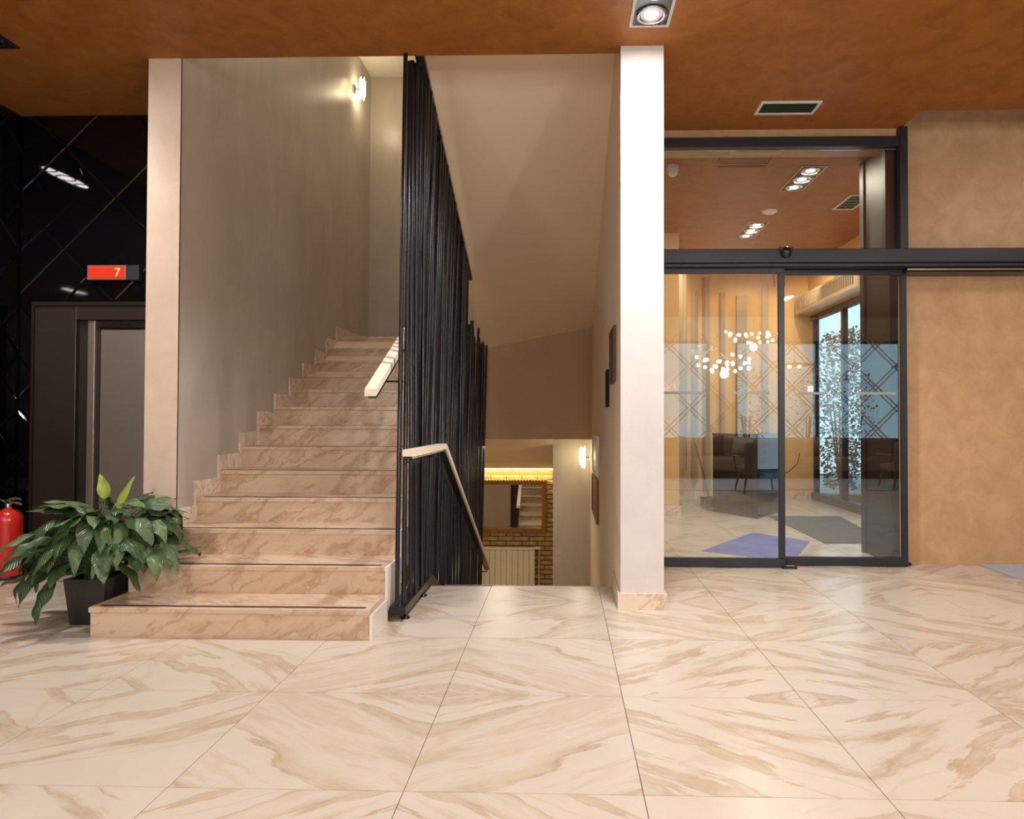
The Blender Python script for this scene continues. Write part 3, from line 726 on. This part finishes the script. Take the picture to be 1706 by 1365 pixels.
for k in range(NL):
    az = k*2.39996+lr.uniform(-.3, .3)
    q = ((k+.5)/NL)**.62                     # 0 centre .. 1 rim
    rad = .07+.36*q*lr.uniform(.85, 1.15)
    low = q > .55 and k % 3 == 0             # an under-layer that hangs lower
    hgt = .66-.20*q*q+lr.uniform(-.05, .05)-(.15 if low else 0)
    dr = Vector((cos(az)*1.12, sin(az)*.85, 0)); dn = dr.normalized()
    if dr.x > .3 and low: hgt += .08
    base = Vector((PX+lr.uniform(-.06, .06), PY+lr.uniform(-.06, .06), .24))
    tip0 = Vector((PX+.05, PY, 0))+dr*rad*.8+Vector((0, 0, hgt))
    pet = bez(base, base+Vector((dr.x*.03, dr.y*.03, hgt*.45)), tip0-dn*.06-Vector((0, 0, .06)), tip0, 7)
    MB().tube(pet, .0038, 6, r2=.0026).build('leaf_stem', 'stem', pl)
    L = lr.uniform(.21, .31); az2 = az+lr.uniform(-.7, .7); d2 = Vector((cos(az2), sin(az2), 0))
    pit = lr.uniform(.1, .5) if q < .4 else lr.uniform(-.45, .2)     # initial rise of the blade
    dp_ = lr.uniform(.5, 1.0) if q < .4 else lr.uniform(.8, 1.9)   # how much it bends down
    path = [tip0.copy()]; ang = pit; NS = 10
    for i in range(NS):
        path.append(path[-1]+(d2*cos(ang)+Vector((0, 0, sin(ang))))*L/NS); ang -= dp_/NS
    side = (Vector((-sin(az2), cos(az2), 0))+Vector((0, 0, lr.uniform(-.55, .55)))).normalized()
    for p in path:
        if p.x > -2.66:
            stepz = .166*max(0, math.floor((p.y-Y1)/T_)+1) if p.y > Y1 else 0
            if p.z < stepz+.06: p.z = stepz+.06+(stepz+.06-p.z)*.1
        if p.y > 4.36: p.y = 4.36+(p.y-4.36)*.1
        if p.z < .06: p.z = .06
    leaf(path, side, lr.uniform(.038, .058), 'greenleaf', wave=lr.uniform(.004, .012), fold=lr.uniform(.1, .45))
# upright lime bract and young rolled leaf
b0 = Vector((PX+.0, PY, .25)); t0 = Vector((PX+.045, PY-.02, .73))
MB().tube(bez(b0, b0+Vector((0, 0, .2)), t0-Vector((0, 0, .15)), t0, 6), .004, 6).build('leaf_stem', 'stem', pl)
leaf(bez(t0, t0+Vector((.0, 0, .04)), t0+Vector((-.01, 0, .10)), t0+Vector((-.035, 0, .15)), 8), Vector((1, .5, 0)), .036, 'limeleaf', 'flower_bract', .5, label='pale lime green upright bract')
t0 = Vector((PX+.14, PY-.04, .66))
leaf(bez(t0, t0+Vector((.01, 0, .08)), t0+Vector((.05, 0, .14)), t0+Vector((.10, 0, .21)), 9), Vector((1, .8, 0)), .022, 'limeleaf', 'young_leaf', .8, label='bright lime young leaf, half rolled')

# ------------------------------------------------------------------ recessed downlights, vents, ceiling devices
def downlight(x0, x1, y0, y1, nl, label, group=None, frame='white'):
    t = thing('recessed_downlight', label, 'ceiling light', ((x0+x1)/2, (y0+y1)/2, CEIL), group)
    m = MB(); fw = .018; z0, z1 = CEIL-.008, CEIL+.0
    m.box(x0, x1, y0, y0+fw, z0, z1); m.box(x0, x1, y1-fw, y1, z0, z1); m.box(x0, x0+fw, y0+fw, y1-fw, z0, z1); m.box(x1-fw, x1, y0+fw, y1-fw, z0, z1)
    m.build('frame', frame, t)
    BX('back_plate', 'frame', x0+fw, x1-fw, y0+fw, y1-fw, CEIL-.002, CEIL-.0005, t)
    for k in range(nl):
        cy = y0+(k+.5)*(y1-y0)/nl; cx = (x0+x1)/2; r = min(x1-x0, (y1-y0)/nl)*.38
        rg = MB().lathe([(r, -.004), (r, -.014), (r*.8, -.016), (r*.7, -.006)], (cx, cy, CEIL), 24).build('lamp_ring', 'chrome', t)
        MB().lathe([(.0001, -.0105), (r*.45, -.011), (r*.45, -.005)], (cx, cy, CEIL), 20).build('lens', 'lampglow', rg)
    return t
downlight(.405, .65, 3.38, 4.125, 3, 'white-framed recessed spotlight glaring in front of the white pillar', frame='plastic_w')
downlight(-3.80, -3.555, 3.52, 4.275, 3, 'recessed spotlight in the far left corner of the ceiling', frame='frame')
for (x0_, y0_, lb_) in ((.4, .5, 'right above the viewer'), (-3.5, .5, 'left of the viewer near the black wall'), (4.3, .8, 'right of the viewer'), (4.5, 3.5, 'right of the picture before the ochre wall'),
                     (.4, -2.3, 'behind the viewer in the middle'), (-3.5, -2.3, 'behind the viewer by the black wall'), (4.3, -2.3, 'behind the viewer over the sofa')):
    downlight(x0_, x0_+.245, y0_, y0_+.75, 3, 'recessed triple spotlight '+lb_, 'lobby ceiling lights behind the viewer')
downlight(2.27, 2.52, 6.42, 7.12, 3, 'triple recessed spotlight just inside the glass doors', frame='steel')
downlight(2.27, 2.52, 8.22, 8.95, 3, 'triple recessed spotlight deeper inside the vestibule', frame='steel')
def vent(x0, x1, y0, y1, label, gm='green_grille', fm='plastic_w'):
    t = thing('air_vent', label, 'vent', ((x0+x1)/2, (y0+y1)/2, CEIL))
    m = MB(); fw = .022; z0, z1 = CEIL-.01, CEIL
    m.box(x0, x1, y0, y0+fw, z0, z1); m.box(x0, x1, y1-fw, y1, z0, z1); m.box(x0, x0+fw, y0+fw, y1-fw, z0, z1); m.box(x1-fw, x1, y0+fw, y1-fw, z0, z1)
    m.build('frame', fm, t)
    BX('backing', gm, x0+fw, x1-fw, y0+fw, y1-fw, CEIL-.002, CEIL-.0005, t)
    n = 5
    for k in range(n):
        yy = y0+fw+(k+.5)*(y1-y0-2*fw)/n
        MB().box(x0+fw, x1-fw, yy-.006, yy+.001, CEIL-.008, CEIL-.002).build('slat', 'dark' if gm == 'green_grille' else fm, t)
vent(1.51, 1.97, 5.12, 5.33, 'white-framed vent with green grille in the ceiling before the doors')
vent(3.08, 3.32, 7.25, 7.75, 'white-framed vent with green grille inside the vestibule')
vent(1.45, 1.95, 6.15, 6.45, 'orange-painted ceiling vent above the left door leaf', 'ceil', 'ceil')
t = thing('smoke_detector', 'round white smoke detector between the vestibule lights', 'smoke detector', (2.39, 7.8, CEIL))
MB().lathe([(.0001, -.035), (.05, -.034), (.07, -.02), (.085, -.012), (.085, 0)], (2.39, 7.8, CEIL), 24).build('housing', 'plastic_w', t)
MB().lathe([(.0001, -.042), (.018, -.04), (.02, -.034)], (2.39, 7.8, CEIL), 16).build('sensor_cap', 'plastic_w', t)
t = thing('dome_camera', 'small white dome camera on the vestibule ceiling beside the pillar', 'security camera', (1.045, 6.4, CEIL))
MB().lathe([(.05, -.05), (.055, -.04), (.055, 0)], (1.045, 6.4, CEIL), 20).build('base', 'plastic_w', t)
MB().sphere((1.045, 6.4, CEIL-.06), .048, 18, 10).build('dome', 'plastic_w', t)

# wall pictures on the right stair wall
def picture(y0, y1, z0, z1, fm, cm, label, th=.02):
    t = thing('wall_picture', label, 'picture', (XR, (y0+y1)/2, z0))
    m = MB(); f = .02
    for (a, b, c, d) in ((y0, y1, z0, z0+f), (y0, y1, z1-f, z1), (y0, y0+f, z0+f, z1-f), (y1-f, y1, z0+f, z1-f)):
        m.box(XR-th, XR-.001, a, b, c, d)
    m.build('frame', fm, t)
    BX('canvas', cm, XR-th*.6, XR-.001, y0+f, y1-f, z0+f, z1-f, t)
M['olive'] = plain('dark_olive_panel', srgb(92, 78, 58), .6)
picture(4.70, 5.16, 1.485, 1.875, 'olive', 'olive', 'flat dark olive panel on the right stair wall, the highest one')
picture(5.38, 5.56, 1.32, 1.62, 'bronze2', 'bronze2', 'narrow dark brown panel lower on the right stair wall', .022)
picture(6.90, 7.85, .635, 1.05, 'plastic_w', 'cream', 'white-framed picture beside the lower flight', .03)
picture(6.88, 7.95, .15, .60, 'goldframe', 'wood', 'brown wooden framed picture beside the lower flight', .03)

# sconces
def sconce(c, label, sgn, power_mat='shard', s=1.0):
    t = thing('wall_sconce', label, 'wall lamp', c)
    c = Vector(c); r = random.Random(3)
    wallx = c.x
    MB().box(min(wallx, wallx+sgn*.02), max(wallx, wallx+sgn*.02), c.y-.04, c.y+.04, c.z-.05, c.z+.05, .004).build('wall_plate', 'chrome', t)
    MB().tube([(wallx+sgn*.02, c.y, c.z), (wallx+sgn*.10, c.y, c.z)], .008, 8).build('arm', 'chrome', t)
    for k in range(9):
        a = k*2*pi/9; h = .13*s*r.uniform(.6, 1.15); x = wallx+sgn*(.115+.028*cos(a)); yy = c.y+.035*sin(a); zz = c.z+r.uniform(-.02, .02)
        m = MB(); q = .010
        m.add([(x-q, yy, zz-h*.7), (x, yy-q, zz-h), (x+q, yy, zz-h*.8), (x, yy+q, zz-h*.75), (x-q, yy, zz+h*.8), (x, yy-q, zz+h*.7), (x+q, yy, zz+h), (x, yy+q, zz+h*.9)],
              [(3, 2, 1, 0), (4, 5, 6, 7), (0, 1, 5, 4), (1, 2, 6, 5), (2, 3, 7, 6), (3, 0, 4, 7)])
        m.build('glass_shard', power_mat, t)
sconce((XW, 8.12, 5.27), 'crystal shard sconce glowing high on the taupe stair wall', 1)
sconce((XR, 8.75, .74), 'crystal shard sconce glowing beside the brick alcove', -1)

# ------------------------------------------------------------------ mirror and radiator on the brick wall
mr = thing('gilt_mirror', 'rectangular mirror in a rope-carved gold frame on the brick wall', 'mirror', (-.95, 10.6, -.5))
mx0, mx1, mz0, mz1 = -1.62, -.235, -.555, .29; yw = 10.595
BX('mirror_glass', 'mirror', mx0+.085, mx1-.085, yw-.012, yw, mz0+.085, mz1-.085, mr)
m = MB(); fw = .085
for (a, b, c, d) in ((mx0, mx1, mz0, mz0+fw), (mx0, mx1, mz1-fw, mz1), (mx0, mx0+fw, mz0+fw, mz1-fw), (mx1-fw, mx1, mz0+fw, mz1-fw)):
    m.box(a, b, yw-.03, yw, c, d, .006)
fr_ = m.build('frame', 'goldframe', mr)
m = MB()
def rope(p, q):
    p, q = Vector(p), Vector(q); n = int((q-p).length/.045)
    for k in range(n):
        c = p.lerp(q, (k+.5)/n); d = (q-p).normalized(); s2 = Vector((d.z, 0, -d.x)) if abs(d.x) > .5 else Vector((1, 0, 0))
        m.tube([c-d*.02-s2*.016, c+d*.02+s2*.016], .013, 6)
yy = yw-.036
rope((mx0, yy, mz1-.02), (mx1, yy, mz1-.02)); rope((mx0, yy, mz0+.02), (mx1, yy, mz0+.02)); rope((mx1-.02, yy, mz0), (mx1-.02, yy, mz1)); rope((mx0+.02, yy, mz0), (mx0+.02, yy, mz1))
m.build('rope_carving', 'goldframe', fr_)
rd = thing('radiator', 'cream ribbed radiator under the gold mirror', 'radiator', (-1.0, 10.53, -1.49))
for k in range(14):
    x = -.425-k*.088
    m = MB(); m.box(x-.084, x, 10.46, 10.475, -1.36, -.80, .004); m.box(x-.05, x-.034, 10.475, 10.56, -1.34, -.80); m.build('rib', 'radiator', rd)
m = MB(); m.box(-1.66, -.42, 10.455, 10.57, -.795, -.765, .006); m.build('top_cover', 'radiator', rd)
MB().tube([(-.42, 10.52, -.775), (-.34, 10.52, -.775)], .02, 12).build('valve', 'plastic_w', rd)
MB().tube([(-.36, 10.52, -.775), (-.36, 10.56, -.80), (-.36, 10.56, -1.49)], .009, 8).build('pipe', 'radiator', rd)

# ------------------------------------------------------------------ vestibule
arc = [(1.30, 8.70), (1.50, 8.72), (1.56, 9.2), (1.72, 9.8), (2.0, 10.35), (2.35, 10.7), (2.75, 10.85), (3.15, 10.8), (3.5, 10.7), (3.95, 10.65)]
def smooth_arc(pts, n=4):
    out = []
    for i in range(len(pts)-1):
        p0, p1, p2, p3 = [Vector(pts[max(0, min(len(pts)-1, k))]) for k in (i-1, i, i+1, i+2)]
        for k in range(n):
            t = k/n; out.append(.5*((2*p1)+(-p0+p2)*t+(2*p0-5*p1+4*p2-p3)*t*t+(-p0+3*p1-3*p2+p3)*t**3))
    out.append(Vector(pts[-1])); return out
sa = smooth_arc(arc[1:], 5)
def ribbon(pts, off, th, z0, z1):
    m = MB(); n = len(pts); A, B = [], []
    for i, p in enumerate(pts):
        d = (pts[min(i+1, n-1)]-pts[max(i-1, 0)]).normalized(); nn = Vector((d.y, -d.x))  # towards the viewer
        A.append(p+nn*off); B.append(p+nn*(off-th))
    vs = [(p.x, p.y, z0) for p in A]+[(p.x, p.y, z1) for p in A]+[(p.x, p.y, z0) for p in B]+[(p.x, p.y, z1) for p in B]
    fs = []
    for i in range(n-1):
        fs += [(i, i+1, n+i+1, n+i), (2*n+i+1, 2*n+i, 3*n+i, 3*n+i+1), (n+i, n+i+1, 3*n+i+1, 3*n+i), (i+1, i, 2*n+i, 2*n+i+1)]
    fs += [(0, n, 3*n, 2*n), (n-1, 2*n+n-1, 3*n+n-1, n+n-1)]
    m.add(vs, fs, False); return m
cw = struct('wall_curved', ribbon(sa, 0, .15, 0, CEIL), 'tan', 'curved ochre wall at the back of the vestibule', 'wall')
struct('baseboard_curved', ribbon(sa, .015, .015, 0, .11), 'skirt', 'low marble skirting along the curved vestibule wall', 'skirting')
pv = struct('wall_vestibule_left', MB().box(.65, 1.50, 8.70, 8.95, 0, CEIL), 'tan', 'ochre pilaster left of the curved wall', 'wall')
struct('baseboard_pilaster', MB().box(.65, 1.52, 8.68, 8.70, 0, .12, .003), 'skirt', 'marble base of the vestibule pilaster', 'skirting')
# slats standing proud of the curved wall
def on_arc(x):
    best = None
    for i in range(len(sa)-1):
        a, b = sa[i], sa[i+1]
        if (a.x-x)*(b.x-x) <= 0 and a.x != b.x:
            t = (x-a.x)/(b.x-a.x); best = (a.lerp(b, t), (b-a).normalized())
    return best
for (x, wd, z0, z1) in ((1.60, .07, .25, 3.3), (1.74, .055, .5, 3.44), (1.98, .12, .28, 3.2), (2.22, .12, .11, 3.46), (2.52, .07, .11, 3.26), (2.86, .16, .11, 3.22), (3.22, .09, .11, 3.38)):
    p, d = on_arc(x); nn = Vector((d.y, -d.x)); t = Vector((d.x, d.y))
    q = [p-t*wd/2, p+t*wd/2, p+t*wd/2+nn*.07, p-t*wd/2+nn*.07]
    m = MB(); m.add([(v.x, v.y, z0) for v in q]+[(v.x, v.y, z1) for v in q], [(3, 2, 1, 0)[::-1], (4, 5, 6, 7)[::-1], (0, 1, 5, 4), (1, 2, 6, 5), (2, 3, 7, 6), (3, 0, 4, 7)])
    m.build('wall_slat', 'slat', cw)
# podium
pd = thing('podium', 'black lacquered box podium standing behind the left door leaf', 'podium', (2.42, 8.9, 0))
c_ = [(2.42, 8.42), (2.94, 9.15), (2.52, 9.82), (2.02, 9.1)]
m = MB().prism(c_, 'z', .0, 1.02); m.build('body', 'gloss_black', pd)
cc = Vector((2.475, 9.12)); c2 = [tuple(cc+(Vector(p)-cc)*1.02) for p in c_]
MB().prism(c2, 'z', 1.02, 1.05).build('top', 'gloss_black', pd)
# broom
br = thing('broom', 'broom with blue head leaning against the curved wall', 'broom', (2.06, 9.72, 0))
MB().tube([(2.10, 9.70, .12), (1.90, 9.78, .98)], .011, 8).build('handle', 'steel', br)
BX('head', 'bluep', 1.97, 2.17, 9.68, 9.72, .10, .135, br, .008)
m = MB()
for k in range(40):
    x = 1.975+k*.0048
    for yy in (9.69, 9.71): m.tube([(x, yy, .105), (x+random.uniform(-.006, .006), yy+random.uniform(-.01, .01), .002)], .0028, 4)
o = m.build('bristles', 'straw', br); o['kind'] = 'stuff'
# socket + cable
so = thing('power_socket', 'black plug in a socket on the wall near the storefront', 'socket', (3.35, 10.62, .40))
BX('plate', 'plastic_w', 3.27, 3.36, 10.615, 10.625, .36, .45, so, .003); BX('plug', 'black', 3.29, 3.345, 10.56, 10.615, .375, .435, so, .006)
MB().tube([(3.34, 10.57, .40), (3.5, 10.56, .42), (3.65, 10.58, .55), (3.70, 10.6, .72)], .006, 6).build('cable', 'black', so)
# mats
def matobj(name, pts, mat, label, cat, z1=.008):
    m = MB().prism([(p[0], p[1]) for p in pts], 'z', .0003, z1); o = m.build(name, mat, None, (sum(p[0] for p in pts)/len(pts), sum(p[1] for p in pts)/len(pts), 0))
    return tag(o, label, cat)
matobj('entrance_mat', [(2.60, 6.75), (3.23, 6.76), (3.53, 8.68), (2.62, 8.64)], 'greymat', 'dark grey entrance mat inside the glass doors', 'mat')
matobj('blue_floor_mat', [(1.29, 6.30), (1.98, 5.86), (2.50, 6.87), (2.06, 7.37)], 'blueFloor', 'mottled blue mat lying diagonally inside the left door', 'mat', .004)
matobj('pale_mat', [(3.50, 5.77), (4.6, 5.77), (4.6, 4.2), (3.505, 5.22), (3.48, 5.35)], 'palemat', 'pale grey mat at the foot of the ochre wall, right edge', 'mat', .012)
# storefront on the right side of the vestibule
sf = thing('storefront', 'dark-framed glass entrance wall on the right of the vestibule', 'glass wall', (3.92, 8.6, 0))
for y in (6.40, 7.55, 8.65, 9.45, 10.5):
    BX('mullion', 'frame', 3.88, 3.96, y-.03, y+.03, .12, 2.78, sf, .004)
BX('bottom_rail', 'frame', 3.87, 3.97, 6.37, 10.6, 0, .12, sf, .004)
BX('head_rail', 'frame', 3.87, 3.97, 6.37, 10.6, 2.78, 2.86, sf, .004)
for (a, b) in ((6.43, 7.52), (7.58, 8.62), (8.68, 9.42), (9.48, 10.47)):
    BX('pane', 'glass2', 3.915, 3.925, a, b, .12, 2.78, sf)
struct('wall_above_storefront', MB().box(3.86, 4.1, 6.34, 10.7, 2.862, CEIL), 'tan', 'ochre wall band above the storefront glass', 'wall')
# air curtain
ac = thing('air_curtain', 'cream air curtain unit with a row of vertical louvres above the storefront', 'air conditioner', (3.75, 9.6, 2.9))
BX('casing', 'cream', 3.62, 3.858, 8.35, 10.55, 2.87, 3.13, ac, .012)
for k in range(30):
    y = 8.45+k*.068; BX('louvre', 'slat', 3.605, 3.62, y, y+.022, 2.93, 3.09, ac)
# hanging rods
for k in range(3):
    o = MB().tube([(3.0+k*.07, 9.6, CEIL), (3.0+k*.07, 9.6, 3.12)], .010, 8).build('hanging_rod', 'black', None, (3.0+k*.07, 9.6, CEIL))
    tag(o, ('leftmost', 'middle', 'rightmost')[k]+' of three thin black rods hanging from the vestibule ceiling', 'rod', 'three black rods hanging from the vestibule ceiling')

# ------------------------------------------------------------------ outdoors beyond the storefront
struct('ground_outside', MB().box(3.97, 14, 5, 16, -.1, 0), 'terrace', 'pale paving outside', 'ground')
struct('wall_outside', MB().box(9.0, 9.3, 4, 18, 0, 3.2), 'stonewall', 'pale building wall outside the storefront', 'wall')
def bush(cx, cy, r, z0, z1, n, label, col='hedge', trunk=True, fl=0, group=None):
    t = thing('shrub', label, 'shrub', (cx, cy, 0), group)
    rr_ = random.Random(int(cx*100+cy*10)); m = MB(); m2 = MB()
    for k in range(n):
        a = rr_.uniform(0, 2*pi); h = rr_.uniform(0, 1); q = r*sqrt(rr_.uniform(.15, 1))*(.55+.9*h*(1-h)*2)
        p = Vector((cx+q*cos(a), cy+q*sin(a), z0+(z1-z0)*h))
        d = Vector((rr_.uniform(-1, 1), rr_.uniform(-1, 1), rr_.uniform(-.6, .8))).normalized(); s = d.cross(Vector((0, 0, 1))).normalized()
        L = rr_.uniform(.045, .085); wd = L*.35
        (m2 if fl and k % fl == 0 else m).add([p, p+d*L*.5+s*wd, p+d*L, p+d*L*.5-s*wd], [(0, 1, 2, 3)])
    o = m.build('foliage', col, t); o['kind'] = 'stuff'
    if fl: o = m2.build('blossom', 'flower', t); o['kind'] = 'stuff'
    st_ = MB()
    for k in range(5): st_.tube([(cx, cy, 0), (cx+rr_.uniform(-.1, .1)*r*3, cy+rr_.uniform(-.1, .1)*r*3, (z0+z1)/2)], .015, 6)
    st_.build('branches', 'wood', t)
bush(4.65, 11.4, .45, .1, 2.7, 4200, 'tall dark shrub outside at the far end of the storefront', 'hedge', fl=60)
bush(5.75, 13.0, .7, .2, 3.0, 5200, 'lighter shrub outside behind the tall dark one', 'hedge2')
bush(5.2, 10.2, .32, .1, 1.9, 1500, 'leafy climber outside near the right door edge', 'hedge', fl=80)

# ------------------------------------------------------------------ lounge behind the camera (mirrored by the door glass and black tiles)
wr = MB(); wr.box(8.08, 8.2, -4.6, 6.3, 0, CEIL)
struct('wall_lounge_right', wr, 'orange', 'ochre lounge wall far right behind the viewer', 'wall')
wbk2 = MB(); wbk2.box(-4.6, 8.2, -4.6, -4.45, 0, .75); wbk2.box(-4.6, 8.2, -4.6, -4.45, 3.1, CEIL)
for (a, b) in ((-4.6, -3.2), (-.6, 1.0), (3.4, 4.0), (7.9, 8.2)): wbk2.box(a, b, -4.6, -4.45, .75, 3.1)
struct('wall_lounge_back', wbk2, 'plaster', 'lounge window wall behind the viewer', 'wall')
for k, (a, b) in enumerate(((-3.2, -.6), (1.0, 3.4), (4.0, 7.9))):
    wn = thing('window_%d' % (k+1), 'tall lounge window behind the viewer', 'window', ((a+b)/2, -4.5, .75)); wn['kind'] = 'structure'
    m = MB()
    for (p, q, r_, s_) in ((a, b, .75, .82), (a, b, 3.03, 3.1), (a, a+.06, .82, 3.03), (b-.06, b, .82, 3.03), ((a+b)/2-.03, (a+b)/2+.03, .82, 3.03)):
        m.box(p, q, -4.55, -4.47, r_, s_)
    m.build('window_frame', 'frame', wn); BX('pane', 'glass2', a+.06, b-.06, -4.515, -4.505, .82, 3.03, wn)
# diamond lattice of steel strips in front of the right-hand windows
lat = thing('lattice_screen', 'polished diamond lattice screen before the lounge windows', 'screen', (4.3, -4.3, .8))
m = MB()
def strip2(x0, z0, x1, z1):
    d = Vector((x1-x0, 0, z1-z0)).normalized(); n_ = Vector((-d.z, 0, d.x))*.02
    for off in (-.04, .04):
        o_ = Vector((-d.z, 0, d.x))*off
        a, b = Vector((x0, -4.3, z0))+o_, Vector((x1, -4.3, z1))+o_
        t_ = Vector((0, .02, 0)); q = [a-n_*.5, b-n_*.5, b+n_*.5, a+n_*.5]
        m.add([v for v in q]+[v+t_ for v in q], [(0, 1, 2, 3), (7, 6, 5, 4), (0, 4, 5, 1), (1, 5, 6, 2), (2, 6, 7, 3), (3, 7, 4, 0)])
for k in range(-3, 8):
    x = 2.2+k*.95
    for sgn in (1, -1):
        za, zb = .8, 3.2; xa, xb = (x, x+2.4) if sgn > 0 else (x+2.4, x)
        pts = []
        for t in (0, 1):
            pts.append((xa+(xb-xa)*t, za+(zb-za)*t))
        # clip to x 2.2..7.8
        (xa, za), (xb, zb) = pts
        lo, hi = 2.2, 7.8
        def cl(xa, za, xb, zb):
            if xa > xb: xa, za, xb, zb = xb, zb, xa, za
            if xb < lo or xa > hi: return None
            if xa < lo: za += (zb-za)*(lo-xa)/(xb-xa); xa = lo
            if xb > hi: zb -= (zb-za)*(xb-hi)/(xb-xa); xb = hi
            return xa, za, xb, zb
        r_ = cl(xa, za, xb, zb)
        if r_ and abs(r_[2]-r_[0]) > .1: strip2(*r_)
m.build('strips', 'chrome', lat)
def cushion(c, wx, wz, th, mat, label, name='cushion', rx=0, ry=0):
    m = MB(); n = 8; vs = []; fs = []
    for s_ in (1, -1):
        for i in range(n+1):
            for j in range(n+1):
                u, v_ = i/n*2-1, j/n*2-1
                t_ = th*((1-u**4)*(1-v_**4))**.6
                k_ = 1-.08*(1-abs(u*v_))
                vs.append(Vector((u*wx*k_, -s_*t_, v_*wz*k_)))
    for s_ in (0, 1):
        for i in range(n):
            for j in range(n):
                q = s_*(n+1)**2+i*(n+1)+j; f = [q, q+n+1, q+n+2, q+1]; fs.append(f if s_ == 0 else f[::-1])
    Rm = Matrix.Rotation(rx, 3, 'X') @ Matrix.Rotation(ry, 3, 'Y')
    m.add([Rm @ v_+Vector(c) for v_ in vs], fs, True); o = m.build(name, mat, None, c); return tag(o, label, 'cushion')
so_ = thing('sofa', 'long brown fabric sofa under the lounge windows behind the viewer', 'sofa', (4.6, -3.6, 0))
BX('seat', 'sofa', 1.9, 7.8, -4.05, -3.05, .16, .44, so_, .05); BX('backrest', 'sofa', 1.9, 7.8, -4.28, -3.95, .16, .84, so_, .06)
BX('armrest', 'sofa', 1.68, 1.92, -4.2, -3.05, .16, .62, so_, .05); BX('plinth', 'bronze2', 1.9, 7.8, -4.1, -3.15, 0, .16, so_)
for k, (x, mt, lb) in enumerate(((2.75, 'cush_l', 'silver grey cushion on the left of the sofa'), (3.35, 'cush_d', 'dark brown cushion next to the silver one'), (4.0, 'cush_l', 'silver grey cushion in the middle of the sofa'), (5.6, 'cush_l', 'silver grey cushion on the right of the sofa'), (6.15, 'cush_d', 'dark brown cushion on the right of the sofa'))):
    cushion((x, -3.82, .66), .24, .22, .09, mt, lb, rx=-.25, ry=.1*(-1)**k)
rug = BX('lounge_rug', 'carpet', 1.6, 7.9, -3.0, -.6, .0005, .012, None, 0, (4.7, -1.8, 0)); tag(rug, 'pale blue grey rug in front of the sofa', 'rug')
def armchair(x, y, label, mat='teal', rz=0.0):
    t = thing('armchair', label, 'armchair', (x, y, 0))
    BX('seat', mat, x-.32, x+.32, y-.30, y+.32, .32, .46, t, .04); BX('backrest', mat, x-.32, x+.32, y+.24, y+.36, .40, .86, t, .04)
    for sx in (-1, 1):
        for sy in (-1, 1):
            MB().tube([(x+sx*.27, y+sy*.24, .33), (x+sx*.33, y+sy*.30, .0)], .024, 8, r2=.013).build('leg', 'wood', t)
        BX('armrest', 'wood', x+sx*.36-.025, x+sx*.36+.025, y-.28, y+.30, .60, .63, t, .008)
        MB().tube([(x+sx*.36, y-.24, .60), (x+sx*.32, y-.26, .36)], .014, 8).build('arm_post', 'wood', t)
    return t
armchair(3.35, -.35, 'dark teal armchair with walnut legs behind the viewer, left one')
armchair(6.2, -1.0, 'brown armchair with walnut legs behind the viewer, right one', 'sofa')
def chandelier(c, label, rad, n, seed, pw=140):
    t = thing('chandelier', label, 'chandelier', (c[0], c[1], CEIL)); r = random.Random(seed)
    MB().tube([(c[0], c[1], CEIL), (c[0], c[1], c[2]+.05)], .008, 8).build('cord', 'chrome', t)
    MB().sphere((c[0], c[1], c[2]), .05, 14, 8).build('hub', 'chrome', t)
    for k in range(n):
        a = 2*pi*k/n+r.uniform(-.1, .1); q = rad*r.uniform(.4, 1); z = c[2]+r.uniform(-.16, .12); p = (c[0]+q*cos(a), c[1]+q*sin(a), z)
        ar = MB().tube([c, p], .003, 5).build('arm', 'chrome', t)
        MB().sphere(p, .032, 10, 6).build('globe', 'bulb', ar)
    lamp('POINT', 'chandelier_lamp', (c[0], c[1], c[2]-.22), pw, (1, .94, .86), .07)
chandelier((2.9, -.9, 2.28), 'globe chandelier hanging behind the viewer, lower one', .5, 26, 1)
chandelier((3.9, -2.6, 2.95), 'globe chandelier hanging near the sofa, upper one', .55, 26, 2)
chandelier((-.3, -2.6, 2.7), 'added unseen globe chandelier in the middle of the lounge', .5, 22, 5)  # unseen extra chandelier, added for fill light from behind the camera
chandelier((-3.2, -1.6, 2.4), 'globe chandelier hanging by the black glass wall', .5, 20, 4)
for (x, y, lb) in ((4.3, -1.2, 'flat disc pendant lamp behind the viewer, left one'), (6.6, -1.6, 'flat disc pendant lamp behind the viewer, right one')):
    t = thing('pendant_lamp', lb, 'pendant lamp', (x, y, CEIL))
    MB().tube([(x, y, CEIL), (x, y, 2.32)], .004, 6).build('cord', 'black', t)
    MB().lathe([(.30, 0), (.305, .01), (.28, .025), (.04, .05), (.02, .08)], (x, y, 2.25), 28).build('shade', 'goldframe', t)
    for s_ in (-.09, .09): MB().sphere((x+s_, y, 2.235), .035, 12, 8).build('bulb', 'bulb', t)
for (x, lb) in ((1.9, 'dark leafy shrub outside the middle lounge window'), (4.6, 'dark leafy shrub outside the right lounge window'), (6.1, 'paler shrub outside the right lounge window'), (7.3, 'dense shrub outside the far right of the lounge window'), (-2.2, 'leafy shrub outside the left lounge window')):
    bush(x, -5.6, .55, .2, 2.5, 900, lb, 'hedge2' if 'paler' in lb else 'hedge', fl=70)
struct('ground_lounge_outside', MB().box(-6, 10, -9, -4.6, -.1, 0), 'terrace', 'paving outside the lounge windows', 'ground')
struct('wall_outer_left', MB().box(-4.7, -4.46, -4.6, 5.6, 0, CEIL), 'plaster', 'outer wall behind the black glass', 'wall')
